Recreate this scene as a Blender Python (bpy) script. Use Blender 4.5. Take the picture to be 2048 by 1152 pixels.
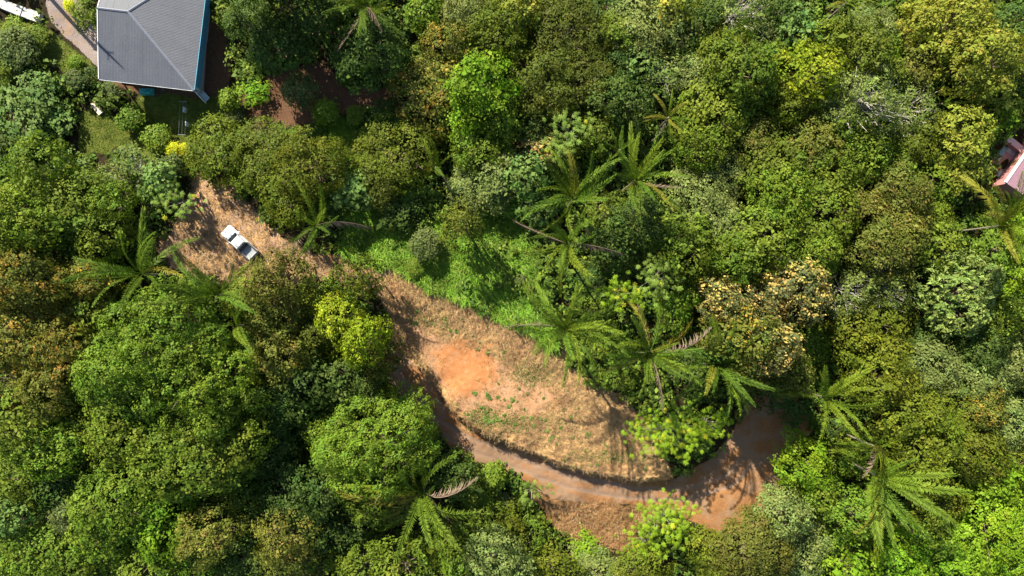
import bpy, math, random
import numpy as np
from mathutils import Vector, Matrix
R = math.radians
random.seed(7)
RNG = np.random.default_rng(11)
scene = bpy.context.scene
COL = scene.collection
for o in list(bpy.data.objects):
    bpy.data.objects.remove(o)

# ------------------------------------------------------------------ camera, sky, sun, exposure
CAM_H = 95.6          # metres above the datum
S = 0.07              # metres per photograph pixel at the datum
CX, CY = 1024.0, 576.0
cam_d = bpy.data.cameras.new('camera')
cam_d.sensor_width = 36.0
cam_d.lens = 36.0 * CAM_H / (2048 * S)
cam_d.clip_end = 2000.0
cam = bpy.data.objects.new('camera', cam_d)
cam.location = (0, 0, CAM_H)
COL.objects.link(cam)
scene.camera = cam

SUN_EL = 40.0
SUN_DIR = Vector((0.525, -0.851, 0)).normalized()       # the way shadows fall
world = bpy.data.worlds.new('World'); scene.world = world
world.use_nodes = True
wn = world.node_tree
bg = wn.nodes['Background']
sky = wn.nodes.new('ShaderNodeTexSky')
sky.sky_type = 'NISHITA'; sky.sun_disc = False
sky.sun_elevation = R(SUN_EL)
sky.sun_rotation = math.atan2(-SUN_DIR.x, -SUN_DIR.y)
bg.inputs['Strength'].default_value = 0.078
wn.links.new(sky.outputs[0], bg.inputs[0])
sl = bpy.data.lights.new('sun', 'SUN')
sl.energy = 5.0; sl.angle = R(0.55); sl.color = (1.0, 0.93, 0.78)
sun = bpy.data.objects.new('sun', sl)
d = Vector((SUN_DIR.x * math.cos(R(SUN_EL)), SUN_DIR.y * math.cos(R(SUN_EL)), -math.sin(R(SUN_EL))))
sun.rotation_euler = d.to_track_quat('-Z', 'Y').to_euler()
sun.location = (-60, 60, 120)
COL.objects.link(sun)
vs = scene.view_settings
vs.view_transform = 'Standard'; vs.look = 'None'; vs.gamma = 1.0; vs.exposure = 1.48
vs.use_curve_mapping = False
scene.cycles.max_bounces = 5
scene.cycles.diffuse_bounces = 3
scene.cycles.glossy_bounces = 2
scene.cycles.transmission_bounces = 3
scene.cycles.transparent_max_bounces = 4

# ------------------------------------------------------------------ terrain height, in photo-plane coordinates
CTRL = np.array([
 (450,430,4),(520,500,4),(400,400,4.1),(600,530,3.8),(360,490,3.9),(680,540,3.7),
 (300,90,5),(200,60,5),(300,196,4.6),(100,60,5.4),(20,20,5.6),(500,150,4.6),(380,245,3.3),(320,250,3.4),(430,215,3.8),(200,260,4.0),(140,0,5.4),(430,100,4.8),(300,0,5.1),
 (760,533,3.6),(850,568,3.6),(930,598,3.5),(1000,634,3.3),(1060,660,3.2),(1120,715,2.7),(1190,765,2.2),
 (785,605,2.3),(860,655,1.7),(940,692,1.5),(1020,725,1.5),(1085,765,1.5),
 (930,530,4.3),(1000,480,4.7),(1000,400,5),(1100,560,4.1),(820,470,4.2),(720,430,4.2),
 (930,740,1.4),(1000,800,1.2),(1100,810,1.5),(1180,830,1.3),(1250,870,0.9),(1000,760,1.3),
 (912,800,0.9),(940,838,0.65),(1000,862,0.6),(1060,882,0.5),(1130,908,0.45),(1200,928,0.4),(1270,940,0.4),(1335,935,0.4),(1400,895,0.5),(1440,850,0.6),
 (930,850,-0.5),(1000,878,-0.8),(1060,901,-0.95),(1130,928,-1.05),(1200,947,-1.1),(1280,959,-1.15),(1345,954,-1.1),(1420,915,-0.6),(1465,865,-0.2),
 (950,915,-0.8),(1060,955,-0.95),(1150,992,-1.05),(1250,1000,-1.15),(1330,1012,-1.15),(1450,1000,-0.8),(1500,900,-0.2),(1520,820,0.4),(1560,960,-0.6),(1480,1050,-1.2),
 (745,690,0.7),(800,770,0.1),(860,835,-0.4),(900,890,-0.75),(815,690,0.9),(870,770,0.35),
 (840,680,1.5),(880,745,1.35),(905,775,1.15),
 (1090,1030,-3.4),(1150,1070,-3.6),(1200,1090,-3.6),(1270,1070,-3.4),(1100,1000,-1.6),
 (800,1100,-4),(1000,1130,-4.2),(1300,1145,-3.6),(1600,1100,-2),(1900,1100,-2),(400,1100,-2),(100,1100,-1),(100,800,1),(300,700,1.2),(600,700,0.8),(600,900,-1.5),(760,900,-1.6),
 (1700,900,0),(2000,800,0),(1800,600,1.5),(1600,500,2.5),(1900,300,2.6),(2035,300,2.7),(1600,200,3.5),(1300,300,4),(1200,100,4.5),(800,100,4.5),(1700,20,4),(2000,20,3.5),(1000,300,4.8),(700,300,4.5),(100,400,4),(100,550,3),(300,500,3.7),(1350,700,1.6),(1300,600,2.6),
 (-600,-400,6),(2700,-400,4),(2700,1500,-3),(-600,1500,-2),(1000,1800,-5),(1000,-600,6),(-600,600,3),(2700,600,1)], float)
def _rbf():
    P = CTRL[:, :2]; n = len(P)
    D = np.sqrt(((P[:, None] - P[None]) ** 2).sum(-1)) + 0.0
    A = np.zeros((n + 1, n + 1)); A[:n, :n] = D - 1e-9; A[:n, n] = 1; A[n, :n] = 1
    return np.linalg.solve(A, np.append(CTRL[:, 2], 0))
_W = _rbf()
def zbase(p):
    p = np.atleast_2d(np.asarray(p, float)); out = np.empty(len(p))
    for i in range(0, len(p), 20000):
        q = p[i:i + 20000]
        D = np.sqrt(((q[:, None] - CTRL[None, :, :2]) ** 2).sum(-1))
        out[i:i + 20000] = D @ _W[:-1] + _W[-1]
    return out
_lat = np.random.default_rng(3).random((256, 256))
def vnoise(x, y):
    xi = np.floor(x).astype(int); yi = np.floor(y).astype(int)
    fx = x - xi; fy = y - yi
    fx = fx * fx * (3 - 2 * fx); fy = fy * fy * (3 - 2 * fy)
    g = lambda a, b: _lat[a % 256, b % 256]
    return (g(xi, yi) * (1 - fx) + g(xi + 1, yi) * fx) * (1 - fy) + (g(xi, yi + 1) * (1 - fx) + g(xi + 1, yi + 1) * fx) * fy
def fbm(x, y, o=4):
    a = 0; w = 1; t = 0
    for k in range(o):
        a = a + w * vnoise(x * 2 ** k + 17.3 * k, y * 2 ** k + 9.1 * k); t += w; w *= 0.55
    return a / t
def polydist(p, poly):
    """signed distance in photo pixels, positive inside"""
    poly = np.array(poly, float); n = len(poly)
    d = np.full(len(p), 1e9); ins = np.zeros(len(p), bool)
    for i in range(n):
        a = poly[i]; b = poly[(i + 1) % n]; e = b - a
        t = np.clip(((p - a) @ e) / (e @ e), 0, 1)
        q = p - a - t[:, None] * e
        d = np.minimum(d, np.hypot(q[:, 0], q[:, 1]))
        c = (a[1] > p[:, 1]) != (b[1] > p[:, 1])
        with np.errstate(divide='ignore', invalid='ignore'):
            xi = (b[0] - a[0]) * (p[:, 1] - a[1]) / (b[1] - a[1]) + a[0]
        ins ^= c & (p[:, 0] < xi)
    return np.where(ins, d, -d)
def sstep(x, a, b):
    t = np.clip((x - a) / (b - a), 0, 1); return t * t * (3 - 2 * t)

POLY = {
 'clearing': [(385,345),(440,372),(490,392),(520,440),(560,470),(610,500),(700,515),(760,535),(800,545),(790,600),(720,575),(640,560),(560,545),(520,575),(470,570),(430,545),(350,540),(320,500),(350,440),(375,400)],
 'slope': [(752,560),(800,542),(850,575),(930,602),(1000,638),(1060,665),(1120,720),(1190,765),(1250,800),(1300,850),(1345,945),(1350,970),(1280,974),(1200,960),(1130,942),(1060,916),(1000,892),(930,862),(890,815),(845,755),(790,705),(775,640),(765,600)],
 'bare': [(868,700),(920,676),(985,690),(1000,740),(965,785),(905,800),(885,750)],
 'road': [(735,690),(790,695),(845,740),(890,800),(925,856),(1000,884),(1060,908),(1130,935),(1200,953),(1280,966),(1345,962),(1420,918),(1465,868),(1485,815),(1520,770),(1585,775),(1625,860),(1560,920),(1580,985),(1575,1030),(1500,1070),(1430,1070),(1390,1045),(1330,1018),(1250,1005),(1180,1005),(1110,1000),(1060,965),(1000,935),(950,925),(895,890),(840,830),(780,770)],
 'lowbank': [(1050,970),(1120,998),(1250,1003),(1340,1018),(1290,1050),(1260,1100),(1190,1100),(1130,1065),(1085,1020)],
 'meadow': [(690,430),(760,450),(830,470),(900,440),(970,410),(1040,430),(1070,520),(1090,600),(1110,680),(1120,715),(1060,662),(1000,636),(930,600),(850,573),(800,540),(740,528),(690,500)],
 'lawn': [(150,235),(195,205),(240,250),(280,190),(440,190),(460,270),(380,285),(340,345),(300,330),(240,300),(160,310)],
 'lawn2': [(-60,10),(0,40),(80,45),(120,80),(180,120),(200,150),(150,150),(60,110),(-60,90)],
 'yard': [(392,0),(440,20),(465,110),(450,190),(400,200),(280,186),(210,170),(210,150),(390,150)],
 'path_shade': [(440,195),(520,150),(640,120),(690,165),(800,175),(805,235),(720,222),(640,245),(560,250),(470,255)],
 'terrace': [(800,640),(860,662),(940,698),(1010,722),(1075,752),(1115,790),(1090,830),(1000,850),(930,832),(890,785),(850,722)],
 'meadow2': [(630,235),(700,250),(735,300),(705,345),(670,320)],
 'meadow3': [(675,395),(730,385),(780,440),(800,480),(720,470),(690,440)],
 'drive': [(82,-80),(165,-80),(172,30),(215,60),(215,150),(195,135),(160,98),(128,74),(103,44),(92,10)],
}
def masks(p):
    wx = (fbm(p[:, 0] / 26, p[:, 1] / 26) - .5) * 34; wy = (fbm(p[:, 0] / 26 + 50, p[:, 1] / 26 + 80) - .5) * 34
    q = p + np.stack([wx, wy], 1) * .8
    m = {}
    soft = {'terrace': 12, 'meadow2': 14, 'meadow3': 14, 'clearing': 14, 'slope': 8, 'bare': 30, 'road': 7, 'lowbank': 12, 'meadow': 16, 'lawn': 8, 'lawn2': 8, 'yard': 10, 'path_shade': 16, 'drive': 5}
    for k, poly in POLY.items():
        w = soft[k]
        sharp = k in ('road', 'drive', 'slope')
        m[k] = sstep(polydist(p + (q - p) * (.35 if sharp else 1.0), poly), -w, w)
    return m
BANK = [(868,770),(885,795),(910,828),(945,855),(1000,880),(1060,904),(1130,931),(1200,949),(1280,961),(1345,954),(1400,925),(1440,885),(1455,850)]
TRACK = [(760,715),(815,785),(875,852),(950,892),(1050,932),(1150,966),(1260,986),(1370,988),(1460,960),(1525,890)]
def linedist(p, line):
    """signed distance to an open line (positive on its left when walking it in the picture) and place along it"""
    best = np.full(len(p), 1e9); sg = np.zeros(len(p)); al = np.zeros(len(p)); line = np.array(line, float); n = len(line) - 1
    for i in range(n):
        a, b = line[i], line[i + 1]; e = b - a
        t = np.clip(((p - a) @ e) / (e @ e), 0, 1); q = p - a - t[:, None] * e; d = np.hypot(q[:, 0], q[:, 1])
        c = q[:, 0] * e[1] - q[:, 1] * e[0]; m = d < best
        best = np.where(m, d, best); sg = np.where(m, np.sign(c), sg); al = np.where(m, (i + t) / n, al)
    return best * sg, al
def cutbank(p):
    d, al = linedist(p, BANK)
    d = d + (fbm(p[:, 0] / 10, p[:, 1] / 10) - .5) * 9
    return 2.2 * sstep(d, -4, 3.5) * np.exp(-np.clip(d, 0, None) / 42) * sstep(al, 0.0, .14) * sstep(al, 1.0, .85)
def ruts(p):
    d, al = linedist(p, TRACK); d = np.abs(d + (fbm(p[:, 0] / 40, p[:, 1] / 40) - .5) * 8)
    return (.75 * np.exp(-((d - 11.5) / 4) ** 2) + .45 * np.exp(-(d / 15) ** 2)) * sstep(al, 0, .05) * sstep(al, 1, .92)
def zg(p, fine=True):
    p = np.atleast_2d(np.asarray(p, float))
    z = zbase(p)
    if fine:
        z = z + (fbm(p[:, 0] / 60, p[:, 1] / 60) - .5) * .5 + cutbank(p)
    return z
def zg1(px, py):
    return float(zg([(px, py)])[0])
def W(px, py, z):
    """point of the place that shows at a photo pixel, at height z"""
    k = S * (CAM_H - z) / CAM_H
    return Vector(((px - CX) * k, -(py - CY) * k, z))
def ground_under(x, y):
    z = 2.0
    for _ in range(6):
        k = S * (CAM_H - z) / CAM_H
        z = zg1(x / k + CX, -y / k + CY)
    return z

# ------------------------------------------------------------------ mesh helpers
def link(name, data, parent=None, mat=None, loc=None):
    o = bpy.data.objects.new(name, data); COL.objects.link(o)
    if parent is not None: o.parent = parent
    if mat is not None and data is not None and len(data.materials) == 0: data.materials.append(mat)
    if loc is not None: o.location = loc
    return o
def tag(o, label, cat, group=None, kind=None):
    o['label'] = label
    if cat: o['category'] = cat
    if group: o['group'] = group
    if kind: o['kind'] = kind
    return o
def np_mesh(name, V, F, smooth=False, attrs=None):
    """V (n,3), F (m,k) one face size; attrs: {name:(domain, values)}"""
    V = np.ascontiguousarray(V, np.float32); F = np.ascontiguousarray(F, np.int32)
    me = bpy.data.meshes.new(name)
    m, k = F.shape
    me.vertices.add(len(V)); me.vertices.foreach_set('co', V.ravel())
    me.loops.add(m * k); me.loops.foreach_set('vertex_index', F.ravel())
    me.polygons.add(m)
    me.polygons.foreach_set('loop_start', np.arange(m, dtype=np.int32) * k)
    try: me.polygons.foreach_set('loop_total', np.full(m, k, np.int32))
    except Exception: pass
    if smooth: me.polygons.foreach_set('use_smooth', np.ones(m, bool))
    for an, (dom, vals) in (attrs or {}).items():
        a = me.attributes.new(an, 'FLOAT', dom)
        a.data.foreach_set('value', np.ascontiguousarray(vals, np.float32))
    me.update(); me.validate()
    return me
class MB:
    def __init__(s): s.v = []; s.f = []
    def add(s, V, F):
        b = len(s.v); s.v += [tuple(map(float, x)) for x in V]; s.f += [tuple(int(i) + b for i in f) for f in F]; return s
    def box(s, x0, x1, y0, y1, z0, z1, M=None):
        V = [(x0,y0,z0),(x1,y0,z0),(x1,y1,z0),(x0,y1,z0),(x0,y0,z1),(x1,y0,z1),(x1,y1,z1),(x0,y1,z1)]
        if M is not None: V = [M @ Vector(v) for v in V]
        return s.add(V, [(0,3,2,1),(4,5,6,7),(0,1,5,4),(1,2,6,5),(2,3,7,6),(3,0,4,7)])
    def prism(s, poly, z0, z1):
        n = len(poly); V = [(x, y, z0) for x, y in poly] + [(x, y, z1) for x, y in poly]
        return s.add(V, [tuple(range(n))[::-1], tuple(range(n, 2 * n))] + [(i, (i + 1) % n, n + (i + 1) % n, n + i) for i in range(n)])
    def loft(s, rings, cap=True):
        n = len(rings[0]); V = [p for r in rings for p in r]; F = []
        for a in range(len(rings) - 1):
            for i in range(n):
                j = (i + 1) % n; F.append((a*n+i, a*n+j, (a+1)*n+j, (a+1)*n+i))
        if cap: F += [tuple(range(n))[::-1], tuple((len(rings) - 1) * n + i for i in range(n))]
        return s.add(V, F)
    def tube(s, pts, rad, n=6):
        V, F = tube(pts, rad, n); return s.add(V, F)
    def build(s, name, mat, parent=None, smooth=False, bevel=0):
        me = bpy.data.meshes.new(name); me.from_pydata(s.v, [], s.f); me.validate(); me.update()
        if smooth: me.polygons.foreach_set('use_smooth', [True] * len(me.polygons))
        o = link(name, me, parent, mat)
        if bevel:
            b = o.modifiers.new('bevel', 'BEVEL'); b.width = bevel; b.segments = 2; b.limit_method = 'ANGLE'
        return o
def tube(pts, rad, n=6):
    pts = [Vector(p) for p in pts]; m = len(pts); V = []; F = []
    for i, p in enumerate(pts):
        t = (pts[min(i + 1, m - 1)] - pts[max(i - 1, 0)]).normalized()
        a = t.cross(Vector((0.3, 1, 0.2))).normalized(); b = t.cross(a)
        r = rad[i] if hasattr(rad, '__len__') else rad
        for k in range(n):
            th = 2 * math.pi * k / n; V.append(p + (a * math.cos(th) + b * math.sin(th)) * r)
    for i in range(m - 1):
        for k in range(n):
            j = (k + 1) % n; F.append((i*n+k, i*n+j, (i+1)*n+j, (i+1)*n+k))
    V.append(pts[-1]); c = len(V) - 1
    for k in range(n): F.append(((m-1)*n+k, (m-1)*n+(k+1) % n, c, c))
    F = [f if f[2] != f[3] else f[:3] for f in F]
    return V, F
def empty(name, loc, rz=0, sc=(1, 1, 1)):
    o = link(name, None); o.location = loc; o.rotation_euler = (0, 0, rz); o.scale = sc; o.empty_display_size = .5
    return o

# ------------------------------------------------------------------ materials
def mat(name):
    m = bpy.data.materials.new(name); m.use_nodes = True
    nt = m.node_tree; b = nt.nodes['Principled BSDF']
    return m, nt, b
def N(nt, t, **kw):
    n = nt.nodes.new(t)
    for k, v in kw.items(): setattr(n, k, v)
    return n
def noise(nt, scale, detail=4, vec=None, rough=.55):
    n = N(nt, 'ShaderNodeTexNoise'); n.inputs['Scale'].default_value = scale; n.inputs['Detail'].default_value = detail; n.inputs['Roughness'].default_value = rough
    if vec is not None: nt.links.new(vec, n.inputs['Vector'])
    return n.outputs[0]
def ramp(nt, fac, stops):
    r = N(nt, 'ShaderNodeValToRGB'); nt.links.new(fac, r.inputs[0])
    el = r.color_ramp.elements
    while len(el) < len(stops): el.new(.5)
    for e, (p, c) in zip(el, stops): e.position = p; e.color = (*c, 1)
    return r.outputs[0]
def mix(nt, fac, a, b, blend='MIX'):
    n = N(nt, 'ShaderNodeMix', data_type='RGBA', blend_type=blend)
    for i, x in ((0, fac), (6, a), (7, b)):
        if isinstance(x, (int, float)): n.inputs[i].default_value = x
        elif isinstance(x, tuple): n.inputs[i].default_value = (*x, 1)
        else: nt.links.new(x, n.inputs[i])
    return n.outputs[2]
def math_(nt, op, a, b=0.0, c=None, clamp=False):
    n = N(nt, 'ShaderNodeMath', operation=op, use_clamp=clamp)
    for i, x in enumerate((a, b) if c is None else (a, b, c)):
        if isinstance(x, (int, float)): n.inputs[i].default_value = x
        else: nt.links.new(x, n.inputs[i])
    return n.outputs[0]
def attr(nt, name):
    a = N(nt, 'ShaderNodeAttribute'); a.attribute_name = name; return a.outputs['Fac']
def mrange(nt, x, a, b):
    n = N(nt, 'ShaderNodeMapRange', interpolation_type='SMOOTHSTEP'); nt.links.new(x, n.inputs[0])
    n.inputs[1].default_value = a; n.inputs[2].default_value = b
    return n.outputs[0]
def bump(nt, b, h, strength, dist):
    n = N(nt, 'ShaderNodeBump'); n.inputs['Strength'].default_value = strength; n.inputs['Distance'].default_value = dist
    nt.links.new(h, n.inputs['Height']); nt.links.new(n.outputs[0], b.inputs['Normal'])
_pm = {}
def plain(name, col, rough=.6, var=.12, scale=6.0, metal=0.0):
    if name in _pm: return _pm[name]
    m, nt, b = mat(name)
    tc = N(nt, 'ShaderNodeTexCoord').outputs['Object']
    n = noise(nt, scale, 4, tc)
    lo = tuple(c * (1 - var) for c in col); hi = tuple(min(1, c * (1 + var)) for c in col)
    nt.links.new(ramp(nt, n, [(.3, lo), (.7, hi)]), b.inputs['Base Color'])
    b.inputs['Roughness'].default_value = rough; b.inputs['Metallic'].default_value = metal
    _pm[name] = m
    return m

def ground_material():
    m, nt, b = mat('ground_soil')
    pos = N(nt, 'ShaderNodeNewGeometry').outputs['Position']
    n1 = noise(nt, .35, 5, pos); n2 = noise(nt, 1.6, 5, pos); n3 = noise(nt, 6, 4, pos, .7); n4 = noise(nt, 18, 3, pos, .7)
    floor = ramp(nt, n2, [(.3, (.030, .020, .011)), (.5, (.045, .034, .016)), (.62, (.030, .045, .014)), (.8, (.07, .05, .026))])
    straw = ramp(nt, n3, [(.25, (.24, .145, .062)), (.42, (.47, .315, .145)), (.58, (.62, .44, .22)), (.78, (.76, .58, .34))])
    straw = mix(nt, mrange(nt, n1, .4, .65), straw, mix(nt, .5, straw, (.40, .21, .11)))
    grey = ramp(nt, n4, [(.3, (.26, .18, .13)), (.7, (.44, .33, .27))])
    clear = mix(nt, 1.0, mix(nt, mrange(nt, n2, .38, .6), straw, grey), (1.22, 1.2, 1.2), 'MULTIPLY')
    bare = ramp(nt, n2, [(.3, (.46, .195, .075)), (.55, (.55, .265, .12)), (.75, (.60, .36, .20))])
    bare = mix(nt, mrange(nt, n4, .5, .75), bare, (.42, .22, .10))
    road = ramp(nt, n3, [(.25, (.24, .12, .055)), (.5, (.39, .205, .092)), (.75, (.50, .29, .14))])
    road = mix(nt, mrange(nt, n1, .42, .6), road, ramp(nt, n4, [(.3, (.30, .20, .13)), (.7, (.45, .32, .22))]))
    low = ramp(nt, n3, [(.25, (.12, .06, .03)), (.5, (.32, .18, .08)), (.75, (.52, .33, .16))])
    grass = ramp(nt, n3, [(.3, (.035, .065, .010)), (.55, (.07, .12, .016)), (.8, (.16, .17, .04))])
    lawn = ramp(nt, n2, [(.3, (.085, .125, .020)), (.6, (.15, .19, .035)), (.85, (.38, .31, .13))])
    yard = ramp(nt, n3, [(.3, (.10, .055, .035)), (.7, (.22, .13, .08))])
    drive = ramp(nt, n4, [(.28, (.16, .14, .15)), (.5, (.33, .29, .30)), (.72, (.55, .50, .50))])
    drive = mix(nt, mrange(nt, n1, .48, .62), drive, mix(nt, .6, drive, (.42, .30, .19)))
    soil = ramp(nt, n2, [(.3, (.42, .235, .12)), (.5, (.52, .32, .19)), (.7, (.58, .39, .26))])
    soil = mix(nt, mrange(nt, n4, .45, .7), soil, (.36, .22, .13))
    def lay(base, col, name, jag=.55):
        a = attr(nt, name)
        f = math_(nt, 'ADD', a, math_(nt, 'MULTIPLY', math_(nt, 'SUBTRACT', n3, .5), jag * 2))
        f = mrange(nt, f, .38, .62)
        f = math_(nt, 'MULTIPLY', f, mrange(nt, a, .02, .12))
        return mix(nt, f, base, col)
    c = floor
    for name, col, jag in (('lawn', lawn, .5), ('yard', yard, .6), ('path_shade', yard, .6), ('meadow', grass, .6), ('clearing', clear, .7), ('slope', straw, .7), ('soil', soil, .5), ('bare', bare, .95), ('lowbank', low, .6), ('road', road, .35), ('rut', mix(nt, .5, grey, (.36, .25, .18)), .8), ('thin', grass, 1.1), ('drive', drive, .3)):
        c = lay(c, col, name, jag)
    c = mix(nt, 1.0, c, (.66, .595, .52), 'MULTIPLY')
    nt.links.new(c, b.inputs['Base Color'])
    b.inputs['Roughness'].default_value = .95; b.inputs['Specular IOR Level'].default_value = .15
    bump(nt, b, math_(nt, 'ADD', math_(nt, 'MULTIPLY', n3, .7), math_(nt, 'MULTIPLY', n4, .35)), .9, .14)
    return m

def leaf_mat(name, c1, c2, acc=None, amt=0.0, trans=.28, hue=.010, val=.22):
    m, nt, b = mat('leaf_' + name)
    isl = N(nt, 'ShaderNodeNewGeometry').outputs['Random Per Island']
    c = mix(nt, isl, c1, c2)
    if acc:
        t = attr(nt, 'tuft')
        f = mrange(nt, math_(nt, 'ADD', math_(nt, 'MULTIPLY', t, .75), math_(nt, 'MULTIPLY', isl, .25)), 1 - amt - .08, 1 - amt + .08)
        c = mix(nt, f, c, acc)
    oi = N(nt, 'ShaderNodeObjectInfo').outputs['Random']
    cl = attr(nt, 'clump')
    h = N(nt, 'ShaderNodeHueSaturation')
    nt.links.new(math_(nt, 'ADD', math_(nt, 'ADD', math_(nt, 'MULTIPLY', oi, hue * 2), math_(nt, 'MULTIPLY', math_(nt, 'FRACT', math_(nt, 'MULTIPLY', cl, 5.7)), .034)), .5 - hue - .017), h.inputs['Hue'])
    v = math_(nt, 'ADD', math_(nt, 'MULTIPLY', cl, val * 1.6), 1 - val * .8)
    v = math_(nt, 'MULTIPLY', v, math_(nt, 'ADD', math_(nt, 'MULTIPLY', math_(nt, 'FRACT', math_(nt, 'MULTIPLY', oi, 7.13)), .36), .82))
    nt.links.new(v, h.inputs['Value']); nt.links.new(c, h.inputs['Color'])
    col = h.outputs[0]
    nt.links.new(col, b.inputs['Base Color'])
    b.inputs['Roughness'].default_value = .6; b.inputs['Specular IOR Level'].default_value = .12
    tr = N(nt, 'ShaderNodeBsdfTranslucent')
    nt.links.new(mix(nt, .55, col, (.5, .6, .05), 'MIX') if False else mix(nt, 1.0, col, (1.35, 1.45, .6), 'MULTIPLY'), tr.inputs[0])
    ms = N(nt, 'ShaderNodeMixShader'); ms.inputs[0].default_value = trans
    nt.links.new(b.outputs[0], ms.inputs[1]); nt.links.new(tr.outputs[0], ms.inputs[2])
    nt.links.new(ms.outputs[0], nt.nodes['Material Output'].inputs[0])
    return m

BARK = plain('bark_brown', (.13, .095, .065), .9, .35, 3)
BARK_PALE = plain('bark_pale', (.42, .38, .33), .85, .25, 3)
PALM_BARK = plain('palm_bark', (.19, .15, .115), .9, .3, 5)

# ------------------------------------------------------------------ the ground, one height sheet cut into its surfaces
def build_ground():
    xs = np.concatenate([np.linspace(-1600, -60, 26)[:-1], np.arange(-60, 740, 4.0), np.arange(740, 1490, 2.5), np.arange(1490, 2108.1, 4.0), np.linspace(2108, 3650, 26)[1:]])
    ys = np.concatenate([np.linspace(-1400, -60, 24)[:-1], np.arange(-60, 540, 4.0), np.arange(540, 1110, 2.5), np.arange(1110, 1212.1, 4.0), np.linspace(1212, 2550, 24)[1:]])
    gx, gy = np.meshgrid(xs, ys); p = np.stack([gx.ravel(), gy.ravel()], 1)
    m = masks(p)
    z = zg(p)
    soilb = m['terrace']
    rough = np.clip(m['slope'] * (1 - m['bare'] * .8) * (1 - .75 * soilb) + m['lowbank'], 0, 1)
    z = z + rough * ((fbm(p[:, 0] / 8, p[:, 1] / 8) - .5) * .46 + (vnoise(p[:, 0] / 5, p[:, 1] / 5) - .5) * .22)
    z = z + m['road'] * (vnoise(p[:, 0] / 8, p[:, 1] / 8) - .5) * .06 + m['clearing'] * (fbm(p[:, 0] / 14, p[:, 1] / 14) - .5) * .12
    z = z + (1 - np.clip(sum(m.values()), 0, 1)) * (fbm(p[:, 0] / 30, p[:, 1] / 30) - .5) * .5
    rt = ruts(p); z = z - .09 * rt * m['road']
    k = S * (CAM_H - z) / CAM_H
    V = np.stack([(p[:, 0] - CX) * k, -(p[:, 1] - CY) * k, z], 1)
    # thin green growth over the dirt
    def blob(x, y, rx, ry): return np.exp(-(((p[:, 0] - x) / rx) ** 2 + ((p[:, 1] - y) / ry) ** 2))
    thin = .62 * blob(1065, 745, 60, 34) + .56 * blob(1040, 845, 110, 28) + .55 * blob(1220, 915, 120, 20) + .55 * blob(850, 640, 60, 22) + .3 * blob(420, 520, 60, 40) + .35 * blob(920, 690, 60, 14) + .42 * blob(960, 830, 40, 30)
    thin = thin * (1 - m['bare'] * .7) * (1 - m['road'])
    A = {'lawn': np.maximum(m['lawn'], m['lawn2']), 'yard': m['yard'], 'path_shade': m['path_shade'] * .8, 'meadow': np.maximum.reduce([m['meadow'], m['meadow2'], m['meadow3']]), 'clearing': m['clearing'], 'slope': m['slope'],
         'bare': np.minimum(m['bare'], m['slope']) , 'lowbank': m['lowbank'], 'road': m['road'], 'drive': m['drive'], 'thin': thin, 'rut': rt * m['road'], 'soil': m['terrace']}
    nx, ny = len(xs), len(ys)
    i = np.arange((nx - 1) * (ny - 1)); r = i // (nx - 1); c = i % (nx - 1)
    a = r * nx + c
    F = np.stack([a + nx, a + nx + 1, a + 1, a], 1)
    cls = np.zeros(len(F), int)
    for n_, key in ((1, 'meadow'), (2, 'clearing'), (3, 'slope'), (5, 'lowbank'), (4, 'road'), (6, 'drive'), (7, 'lawn')):
        cls[A[key][F].mean(1) > .5] = n_
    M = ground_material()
    names = {0: ('ground', 'dark forest floor of soil and leaf litter under the trees'), 1: ('meadow_ground', 'bright green sloping meadow ground above the tan bank'),
             2: ('clearing_ground', 'tan straw-covered clearing under the white pickup'), 3: ('dirt_slope', 'tan and orange bare dirt mound inside the road bend'),
             4: ('dirt_road', 'brown dirt road curving around the bare mound'), 5: ('road_embankment', 'rough brown eroded bank below the dirt road'),
             6: ('gravel_driveway', 'grey gravel driveway left of the house'), 7: ('lawn_ground', 'mown green lawn ground around the house')}
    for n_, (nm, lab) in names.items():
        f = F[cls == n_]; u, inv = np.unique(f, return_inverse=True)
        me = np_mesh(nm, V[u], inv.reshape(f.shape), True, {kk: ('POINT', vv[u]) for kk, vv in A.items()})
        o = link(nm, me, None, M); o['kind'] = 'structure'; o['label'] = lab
build_ground()

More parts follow.
